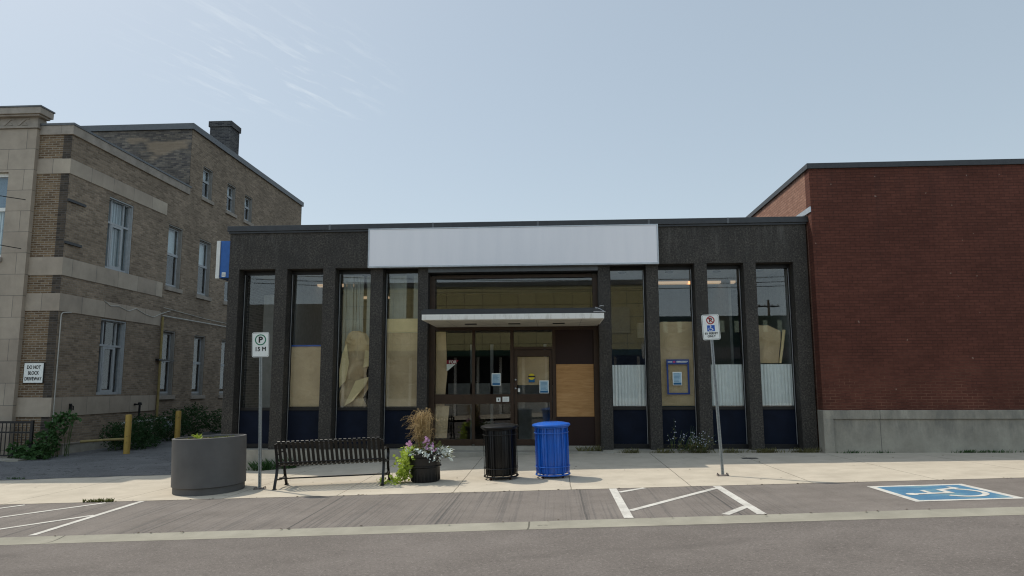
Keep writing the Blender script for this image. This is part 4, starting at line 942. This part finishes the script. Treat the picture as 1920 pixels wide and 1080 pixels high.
# ------------------------------------------------------------------ street furniture
def up_tilt(x, y, t=1.0):
    """matrix that stands a thing square to the sloping pavement"""
    e = .2; nx = -(g(x + e, y) - g(x - e, y)) / (2 * e); ny = -(g(x, y + e) - g(x, y - e)) / (2 * e)
    nrm = Vector((nx * t, ny * t, 1)).normalized(); return Vector((0, 0, 1)).rotation_difference(nrm)
def place(root, x, y, rz=0, tilt=1.0, dz=0):
    root.location = (x, y, g(x, y) + dz); root.rotation_mode = 'QUATERNION'
    root.rotation_quaternion = up_tilt(x, y, tilt) @ Matrix.Rotation(rz, 3, 'Z').to_quaternion()
def part(mb, name, mat, root, **k): 
    o = mb.build(name, mat, None, **k); o.parent = root; return o
def troot(name, label, cat, group=None): return thing(name, (0, 0, 0), label, cat, group)

# round planter (oval)
pr = troot('oval_planter', 'large charcoal oval planter with moss and a small weed at the kerb', 'planter')
SX, SYY = .90, .64; R_ = radians(112)
m = MB(); m.lathe([(.965, 0), (.965, .11), (1.0, .125), (1.0, .965), (.99, .97), (.93, .97), (.92, .92), (.92, .85)], 64, sx=SX, sy=SYY, rot=R_, capt=False); part(m, 'shell', PLANTC, pr, smooth=True)
m = MB(); r2 = random.Random(4); vs = [(0, 0, .80)]; n = 40
m = MB()
rings = 8
for i in range(rings + 1):
    for j in range(n):
        t = 2 * pi * j / n; r = .921 * i / rings; x = r * cos(t) * SX; y = r * sin(t) * SYY; m.v.append((x * cos(R_) - y * sin(R_), x * sin(R_) + y * cos(R_), .835 + r2.uniform(-.02, .025) + .05 + (.05 if y > 0 and x < .3 else 0)))
for i in range(rings):
    for j in range(n): m.f.append((i * n + j, i * n + (j + 1) % n, (i + 1) * n + (j + 1) % n, (i + 1) * n + j))
part(m, 'soil', SOIL, pr)
m = MB()
for _ in range(900):
    t = r2.uniform(0, 2 * pi); r = sqrt(r2.uniform(0, 1)) * .9; x = r * cos(t) * SX; y = r * sin(t) * SYY; p = Vector((x * cos(R_) - y * sin(R_), x * sin(R_) + y * cos(R_), .915))
    if p.x > .25 and r2.random() < .6: continue
    leaf(m, p, r2.uniform(.03, .06), r2, .5, Vector((r2.uniform(-1, 1), r2.uniform(-1, 1), r2.uniform(.1, .9))).normalized())
part(m, 'moss', MOSS, pr, fixn=False)
m = MB()
for k in range(14):
    a = 2 * pi * k / 14; d = Vector((cos(a), sin(a), r2.uniform(.35, 1.6))).normalized(); p = Vector((-.05, -.35, .92)); leaf(m, p + Vector((0, 0, r2.uniform(0, .05))), r2.uniform(.10, .17), r2, .22, d)
part(m, 'weed', LIME, pr, fixn=False)
place(pr, -6.39, -4.10, 0, 1.0)

# sign posts
def rrect(w, h, r, n=5):
    pts = []
    for (cx, cy, a0) in ((w / 2 - r, h / 2 - r, 0), (-w / 2 + r, h / 2 - r, 90), (-w / 2 + r, -h / 2 + r, 180), (w / 2 - r, -h / 2 + r, 270)):
        for i in range(n + 1): a = radians(a0 + 90 * i / n); pts.append((cx + r * cos(a), cy + r * sin(a)))
    return pts
def ringmesh(cx, cz, r0_, r1_, y0, y1, n=40, a0=0, a1=2 * pi):
    m = MB(); vs = []
    for i in range(n + 1):
        a = a0 + (a1 - a0) * i / n
        for r, y in ((r0_, y0), (r1_, y0), (r1_, y1), (r0_, y1)): vs.append((cx + r * cos(a), y, cz + r * sin(a)))
    m.add(vs, [(4 * i + k, 4 * i + (k + 1) % 4, 4 * i + 4 + (k + 1) % 4, 4 * i + 4 + k) for i in range(n) for k in range(4)]); return m
def signpost(x, y, H, rz, label, lean, kind, SW_=.31, SH_=.46):
    ro = troot('parking_sign', label, 'sign', 'parking signs on perforated posts')
    m = MB(); w = .024
    # perforated square tube: front face with holes built as rungs
    m.box(-w, -w + .004, -w, w, .02, H); m.box(w - .004, w, -w, w, .02, H); m.box(-w + .004, w - .004, w - .004, w, .02, H)
    m.box(-w + .004, -.008, -w, -w + .003, .02, H); m.box(.008, w - .004, -w, -w + .003, .02, H)
    z = .03
    while z < H - .03: m.box(-.008, .008, -w, -w + .003, z, z + .012); z += .0254
    part(m, 'post', GALV, ro); 
    m = MB(); m.box(-.10, .10, -.08, .08, 0, .012)
    for (a, b) in ((-.08, -.06), (.08, -.06), (-.08, .06), (.08, .06)): m.lathe([(.012, 0), (.012, .03), (0, .032)], 6, (a, b), .012)
    part(m, 'base_plate', flat('rusty_steel', (.20, .17, .15), .8, .2, var=.4, vscale=40), ro)
    cz = H - SH_ / 2 + .02; ya = -w - .004
    m = MB().prism([(a, b + cz) for a, b in rrect(SW_, SH_, .035)], ya - .004, ya); pn = part(m, 'sign_panel', SIGNW, ro)
    def sp_(mb, nm, mat): return part(mb, nm, mat, pn)
    # thin border line
    outer = rrect(SW_ - .02, SH_ - .02, .028); inner = rrect(SW_ - .032, SH_ - .032, .022); mb = MB(); nn = len(outer)
    vs = [(a, ya - .0045, b + cz) for a, b in outer] + [(a, ya - .0045, b + cz) for a, b in inner]; mb.add(vs, [(i, (i + 1) % nn, nn + (i + 1) % nn, nn + i) for i in range(nn)]); sp_(mb, 'border', BLK)
    if kind == 'P':
        sp_(ringmesh(0, cz + .09, .082, .102, ya - .006, ya - .0041), 'green_ring', GREEN)
        text('P', .15, BLK, loc=(0, ya - .005, cz + .088), parent=pn, bold=.006); text('15 M', .108, BLK, loc=(0, ya - .005, cz - .085), parent=pn, heavy=.0032, stretch=.92)
    else:
        sp_(ringmesh(0, cz + .125, .055, .074, ya - .006, ya - .0041), 'red_ring', RED); text('P', .105, BLK, loc=(0, ya - .005, cz + .124), parent=pn, bold=.004)
        mb = MB(); mb.box(-.06, .06, ya - .0078, ya - .0062, -.0085, .0085, Matrix.Rotation(radians(45), 3, 'Y'), (0, 0, cz + .125)); sp_(mb, 'red_bar', RED)
        bs = B(-.067, .067, ya - .006, ya - .0041, cz - .075, cz + .035); bq = sp_(bs, 'blue_square', BLUE)
        mb = MB(); wheelchair(mb, lambda a, b, o: (a * .13, ya - .0065, cz - .018 + b * .13), 0); sp_(mb, 'wheelchair_emblem', SIGNW)
        text('BY PERMIT', .052, BLK, loc=(0, ya - .005, cz - .115), parent=pn, heavy=.0014, stretch=.92); text('ONLY', .052, BLK, loc=(0, ya - .005, cz - .165), parent=pn, heavy=.0014)
    ro.location = (x, y, g(x, y)); ro.rotation_euler = (0, lean, rz)
signpost(-5.38, -4.24, 2.83, radians(8), 'white 15 M parking sign with a green ring on a post beside the planter', radians(-1.9), 'P')
signpost(2.93, -4.20, 2.83, radians(-4), 'leaning permit-only sign with red ring and blue wheelchair square at the right', radians(-2.3), 'H')

# bench: back toward the street, facing the building
bn = troot('slatted_bench', 'black metal slatted bench with its back to the road', 'bench')
prof = [(-.30, .84), (-.335, .845), (-.345, .825), (-.325, .80), (-.30, .74), (-.255, .60), (-.215, .48), (-.18, .415), (-.12, .395), (.0, .40), (.12, .41), (.20, .405), (.235, .375), (.225, .345)]
def catmull(P, k=4):
    out = []
    for i in range(len(P) - 1):
        p0 = P[max(0, i - 1)]; p1 = P[i]; p2 = P[i + 1]; p3 = P[min(len(P) - 1, i + 2)]
        for j in range(k):
            t = j / k; out.append(tuple(.5 * ((2 * p1[q]) + (-p0[q] + p2[q]) * t + (2 * p0[q] - 5 * p1[q] + 4 * p2[q] - p3[q]) * t * t + (-p0[q] + 3 * p1[q] - 3 * p2[q] + p3[q]) * t ** 3) for q in range(2)))
    out.append(P[-1]); return out
cp_ = catmull(prof, 3); BW = 1.90; ns = 22; m = MB()
for k in range(ns):
    x = -BW / 2 + .05 + (BW - .10) * k / (ns - 1); hw_ = .026; vs = []
    for i, (y, z) in enumerate(cp_):
        a = cp_[max(0, i - 1)]; b = cp_[min(len(cp_) - 1, i + 1)]; d = Vector((b[0] - a[0], b[1] - a[1])).normalized(); nn = Vector((-d.y, d.x)) * .004
        vs += [(x - hw_, y + nn.x, z + nn.y), (x + hw_, y + nn.x, z + nn.y), (x + hw_, y - nn.x, z - nn.y), (x - hw_, y - nn.x, z - nn.y)]
    m.add(vs, [(4 * i + q, 4 * i + (q + 1) % 4, 4 * i + 4 + (q + 1) % 4, 4 * i + 4 + q) for i in range(len(cp_) - 1) for q in range(4)])
part(m, 'slats', BENCHM, bn)
m = MB()
for (y, z, r) in ((-.305, .80, .016), (-.20, .455, .016), (.19, .385, .016)): m.tube([(-BW / 2, y, z), (BW / 2, y, z)], r, 8)
part(m, 'cross_rails', BENCHM, bn)
m = MB(); m.tube([(-BW / 2, -.03, .155), (BW / 2, -.03, .155)], .013, 8); part(m, 'tie_bar', BENCHM, bn)
def flatbar(mb, pts, x, w=.022, t=.016):
    vs = []
    for i, (y, z) in enumerate(pts):
        a = pts[max(0, i - 1)]; b = pts[min(len(pts) - 1, i + 1)]; d = Vector((b[0] - a[0], b[1] - a[1])).normalized(); nn = Vector((-d.y, d.x)) * t
        vs += [(x - w, y + nn.x, z + nn.y), (x + w, y + nn.x, z + nn.y), (x + w, y - nn.x, z - nn.y), (x - w, y - nn.x, z - nn.y)]
    mb.add(vs, [(4 * i + q, 4 * i + (q + 1) % 4, 4 * i + 4 + (q + 1) % 4, 4 * i + 4 + q) for i in range(len(pts) - 1) for q in range(4)] + [(0, 1, 2, 3), tuple(4 * (len(pts) - 1) + q for q in (3, 2, 1, 0))])
for sx_ in (-1, 1):
    x = sx_ * (BW / 2 + .02)
    m = MB(); flatbar(m, catmull([(-.385, .0), (-.33, .12), (-.255, .25), (-.215, .40), (-.25, .60), (-.30, .80)], 4), x); m.box(x - .03, x + .03, -.42, -.34, 0, .018); part(m, 'rear_leg', BENCHM, bn)
    m = MB(); flatbar(m, catmull([(.30, .0), (.25, .12), (.20, .25), (.20, .385)], 4), x); m.box(x - .03, x + .03, .26, .34, 0, .018); part(m, 'front_leg', BENCHM, bn)
    m = MB(); flatbar(m, catmull([(-.25, .60), (-.10, .635), (.10, .635), (.22, .60), (.25, .52), (.21, .44), (.20, .385)], 4), x, .024, .012); part(m, 'armrest', BENCHM, bn)
    m = MB(); flatbar(m, catmull([(-.215, .40), (.0, .385), (.20, .385)], 3), x, .018, .014); flatbar(m, catmull([(-.28, .18), (-.14, .15), (-.03, .155), (.08, .15), (.22, .18)], 3), x, .014, .012); m.lathe([(.03, -.02), (.03, .02)], 10, (x, -.03), .155); part(m, 'side_frame', BENCHM, bn)
place(bn, -4.08, -4.02, radians(2.5), 1.0)

# bins
def bin_(x, y, mat, label):
    b = troot('litter_bin', label, 'litter bin', 'round metal litter bins on the pavement')
    m = MB(); m.lathe([(.262, .07), (.272, .10), (.272, .90), (.262, .92)], 40); part(m, 'liner', mat, b, smooth=True)
    m = MB()
    for k in range(12):
        a = 2 * pi * (k + .35) / 12; c, s_ = cos(a), sin(a); m.box(-.009, .009, -.005, .005, .06, .92, Matrix.Rotation(a + pi / 2, 3, 'Z'), (c * .305, s_ * .305, 0))
    for k in range(34):
        a = 2 * pi * (k + .5) / 34; c, s_ = cos(a), sin(a); m.box(-.007, .007, -.004, .005, .10, .90, Matrix.Rotation(a + pi / 2, 3, 'Z'), (c * .276, s_ * .276, 0))
    part(m, 'upright_slats', mat, b)
    m = MB(); ring = lambda z, r, t: m.tube([(r * cos(2 * pi * i / 40), r * sin(2 * pi * i / 40), z) for i in range(40)], t, 8, closed=True)
    ring(.055, .308, .014); part(m, 'base_ring', mat, b, smooth=True); m = MB()
    ring(.20, .312, .008); ring(.80, .312, .008); ring(.90, .308, .012)
    part(m, 'hoops', mat, b, smooth=True)
    m = MB(); m.lathe([(.31, .905), (.348, .918), (.352, .938), (.34, .955), (.26, .975), (.14, .992), (.128, .990), (.124, .975)], 48, capb=False, capt=False); part(m, 'lid', mat, b, smooth=True)
    m = MB(); m.lathe([(.0, .976), (.125, .978)], 24, capb=False, capt=False); part(m, 'opening', BLK, b)
    m = MB()
    for k in range(4): a = pi / 4 + k * pi / 2; m.lathe([(.02, 0), (.02, .035)], 8, (.25 * cos(a), .25 * sin(a)))
    part(m, 'feet', flat('bin_foot', (.05, .02, .015), .8, .2), b)
    place(b, x, y, 0, 1.0, .002)
bin_(-1.0, -3.93, BINB, 'black round litter bin with vertical slats, left of the blue one')
bin_(-.055, -3.90, BINBLUE, 'bright blue round litter bin right of the black one')

# flower pot
fp = troot('flower_pot', 'black pot with brown grass plumes, pink flowers and trailing lime vine beside the bench', 'planter')
m = MB(); pf_ = [(.215, 0), (.228, .02), (.240, .22), (.262, .235), (.262, .25), (.247, .255), (.262, .38), (.285, .40), (.288, .44), (.27, .45), (.25, .44), (.24, .38)]
m.lathe(pf_, 40, capt=False); part(m, 'pot', POTM, fp, smooth=True)
m = MB()
for k in range(26):
    a = 2 * pi * k / 26; m.box(-.007, .007, -.004, .006, .02, .22, Matrix.Rotation(a - pi / 2, 3, 'Z'), (.232 * cos(a), .232 * sin(a), 0))
part(m, 'ribs', POTM, fp)
m = MB(); m.lathe([(.0, .42), (.25, .40)], 30, capb=False, capt=False); part(m, 'soil', SOIL, fp)
r2 = random.Random(77); gm_ = MB(); pm = MB()
for k in range(240):
    a = r2.uniform(0, 2 * pi); sp_r = r2.uniform(.02, .20); d = Vector((cos(a) * sp_r - .05, sin(a) * sp_r, 0)); h = r2.uniform(.38, .90)
    p = Vector((r2.uniform(-.09, .09), r2.uniform(-.09, .09), .40)); q = p + Vector((d.x * .6, d.y * .6, h * .8)); e = q + Vector((d.x * .9 + r2.uniform(-.05, .05), d.y * .8, r2.uniform(-.16, .0)))
    pts = catmull([(0, 0), (1, 0)], 1); mid = p.lerp(q, .5) + Vector((0, 0, .03)); gm_.tube([p, mid, q, e], [.0022, .002, .002, .001], 3, caps=False)
    if k % 2 == 0:
        for j in range(46):
            t = j / 46; c = p.lerp(q, .62 + .38 * t * 2) if t < .5 else q.lerp(e, t * 2 - 1) + Vector((0, 0, .04 * sin(pi * (t * 2 - 1)))); rad_ = .034 * (1 - .5 * t); b_ = Vector((r2.uniform(-1, 1), r2.uniform(-1, 1), r2.uniform(-1, 1))).normalized()
            w_ = b_.orthogonal().normalized() * .0022; pm.add([c - w_, c + w_, c + b_ * rad_], [(0, 1, 2)])
part(gm_, 'grass_blades', PLUME, fp, fixn=False); part(pm, 'grass_plumes', PLUME, fp, fixn=False)
m = MB()
for k in range(520):
    t = r2.random(); c = Vector((-.24 - .12 * t + r2.gauss(0, .06), -.10 + r2.gauss(0, .10), .52 - .50 * t + r2.gauss(0, .03)))
    if t > .9: c.x -= r2.uniform(0, .34); c.z = max(.02, c.z * .6)
    leaf(m, c, r2.uniform(.045, .085), r2, .8)
part(m, 'trailing_vine', LIME, fp, fixn=False)
m = MB()
for k in range(130):
    a = r2.uniform(-2.6, .45); r = r2.uniform(.12, .34); c = Vector((r * cos(a) * 1.05 + .03, r * sin(a), .46 + r2.uniform(-.03, .09)))
    if c.x > .0 and r2.random() < .45: c.z -= .12 * r2.random(); c.x += .06; c.y -= .05
    leaf(m, c, r2.uniform(.05, .13), r2, .5, Vector((cos(a), sin(a) - .2, r2.uniform(-.7, .5))).normalized())
part(m, 'silver_leaves', SILVER, fp, fixn=False)
m = MB()
for k in range(48):
    c = Vector((.10 + r2.gauss(0, .05), -.18 + r2.gauss(0, .04), .57 + r2.gauss(0, .06))) if k < 38 else Vector((-.22 + r2.gauss(0, .03), -.16, .60 + r2.gauss(0, .02)))
    nn = Vector((r2.uniform(-.5, .5), -1, r2.uniform(-.2, .9))).normalized(); a_ = nn.orthogonal().normalized(); b_ = nn.cross(a_); R0 = r2.uniform(.016, .030)
    m.add([c - nn * -.008] + [c + (a_ * cos(2 * pi * i / 10) + b_ * sin(2 * pi * i / 10)) * R0 * (1 if i % 2 else .72) for i in range(10)], [(0, i + 1, (i + 1) % 10 + 1) for i in range(10)])
part(m, 'pink_flowers', PINK, fp, fixn=False)
m = MB()
leafcloud(m, (.05, -.05, .52), (.26, .22, .12), 260, .06, r2); leafcloud(m, (.36, .05, .44), (.10, .1, .10), 130, .04, r2)
part(m, 'green_leaves', MOSS, fp, fixn=False)
place(fp, -2.39, -3.96, 0, 1.0); fp.scale = (1.13, 1.13, 1.15)

# access cover on the pavement
o = MB(); vs = []
for (x, y) in ((3.95, -1.55), (4.28, -1.55), (4.28, -1.35), (3.95, -1.35)): vs.append((x, y, g(x, y) + .005))
o.add(vs, [(0, 1, 2, 3)]); tag(o.build('valve_cover', METALDK, fixn=False), 'small dark metal cover set in the shaded pavement', 'cover')

# ------------------------------------------------------------------ far side of the street (seen mirrored in the glass)
s = MT('yellow_panel_wall', .8, .2); v = s.wallvec()
b_ = s.N.new('ShaderNodeTexBrick'); b_.offset = 0; b_.inputs['Scale'].default_value = 1; b_.inputs['Brick Width'].default_value = 1.11; b_.inputs['Row Height'].default_value = .80; b_.inputs['Mortar Size'].default_value = .02
b_.inputs['Color1'].default_value = (.56, .50, .25, 1); b_.inputs['Color2'].default_value = (.62, .55, .29, 1); b_.inputs['Mortar'].default_value = (.22, .20, .11, 1); s.L.new(v, b_.inputs['Vector']); s.col(b_.outputs['Color']); YW = s.m
OY = -26.
yb_ = thing('panel_clad_building', (-4, OY, 0), 'yellow panel-clad shop building across the street, mirrored in the entrance glass', 'building')
B(-13.6, 6.0, OY - 10, OY, 3.6, 7.55).build('upper_wall', YW, yb_); B(-13.6, 6.0, OY - 10, OY - .4, -.6, 3.6).build('shopfront', INDARK, yb_)
B(-13.7, 6.1, OY - 10, OY + .05, 7.55, 7.85).build('parapet', METALGR, yb_)
B(-13.6, 6.0, OY - .4, OY + .9, 3.25, 3.58).build('awning', flat('green_awning', (.02, .05, .035), .8, .2), yb_)
for k in range(14): B(-13.2 + k * 1.4, -13.05 + k * 1.4, OY - .39, OY - .2, -.4, 3.2).build('mullion', WHITE, yb_)
B(2.9, 4.6, OY - .01, OY + .03, 4.6, 6.2).build('window_panel', flat('pale_yellow_panel', (.60, .56, .36), .8, .2), yb_)
B(-13.6, 6.0, OY - .39, OY - .25, -.4, .7).build('stall_riser', OLDWHITE, yb_)
sb = thing('low_shop', (12, OY, 0), 'low dark shop across the street, mirrored in the right windows', 'building')
B(6.3, 24, OY - 10, OY, .0, 5.6).build('wall', flat('dark_green_front', (.022, .05, .035), .7, .3), sb)
m = MB()
for k in range(20): m.box(6.6 + k * .85, 6.85 + k * .85, OY + .001, OY + .06, 4.6, 5.3, None, None)
m.build('white_marks', flat('pale_green_mark', (.50, .62, .50), .7, .3), sb)
B(6.3, 24, OY, OY + .05, 3.0, 3.7).build('fascia', METALGR, sb)
B(-34, -14.2, OY - 10, OY, -.9, 6.6).build('far_house', flat('grey_render', (.22, .22, .20), .9, .2)); tag(bpy.data.objects['far_house'], 'plain grey building across the street, mirrored in the leftmost window', 'building')
def upole(x, h, lab, Y=-22.5):
    p = thing('utility_pole', (x, Y, 0), lab, 'utility pole', 'utility poles across the street')
    MB().lathe([(.14, -.3), (.10, h)], 12, (x, Y)).build('shaft', flat('pole_wood', (.12, .09, .06), .9, .1), p)
    m = MB(); m.box(x - .9, x + .9, Y - .06, Y + .06, h - .6, h - .48); m.build('crossarm', BLACKF, p)
    m = MB()
    for d in (-.8, -.3, .3, .8): m.lathe([(.04, 0), (.05, .08), (.02, .14)], 8, (x + d, Y), h - .48)
    m.build('insulators', OLDWHITE, p)
upole(18.5, 8.7, 'wooden utility pole behind the low dark shop, mirrored in the rightmost window', -45); upole(30, 8.6, 'wooden utility pole across the street far to the right'); upole(-20, 8.6, 'wooden utility pole across the street to the left')
for k, (z, y) in enumerate(((7.2, -22.4), (6.95, -22.6), (6.7, -22.5))):
    m = MB(); pts = [(-20 + 50 * t, y, z + .9 - 1.0 * 4 * t * (1 - t) * .75) for t in [i / 28 for i in range(29)]]; m.tube(pts, .018, 5)
    tag(m.build('street_wire', ROPE), ['top street wire across the road, mirrored in the glass', 'middle street wire across the road, mirrored in the glass', 'lowest street wire across the road, mirrored in the glass'][k], 'wire', 'street wires')
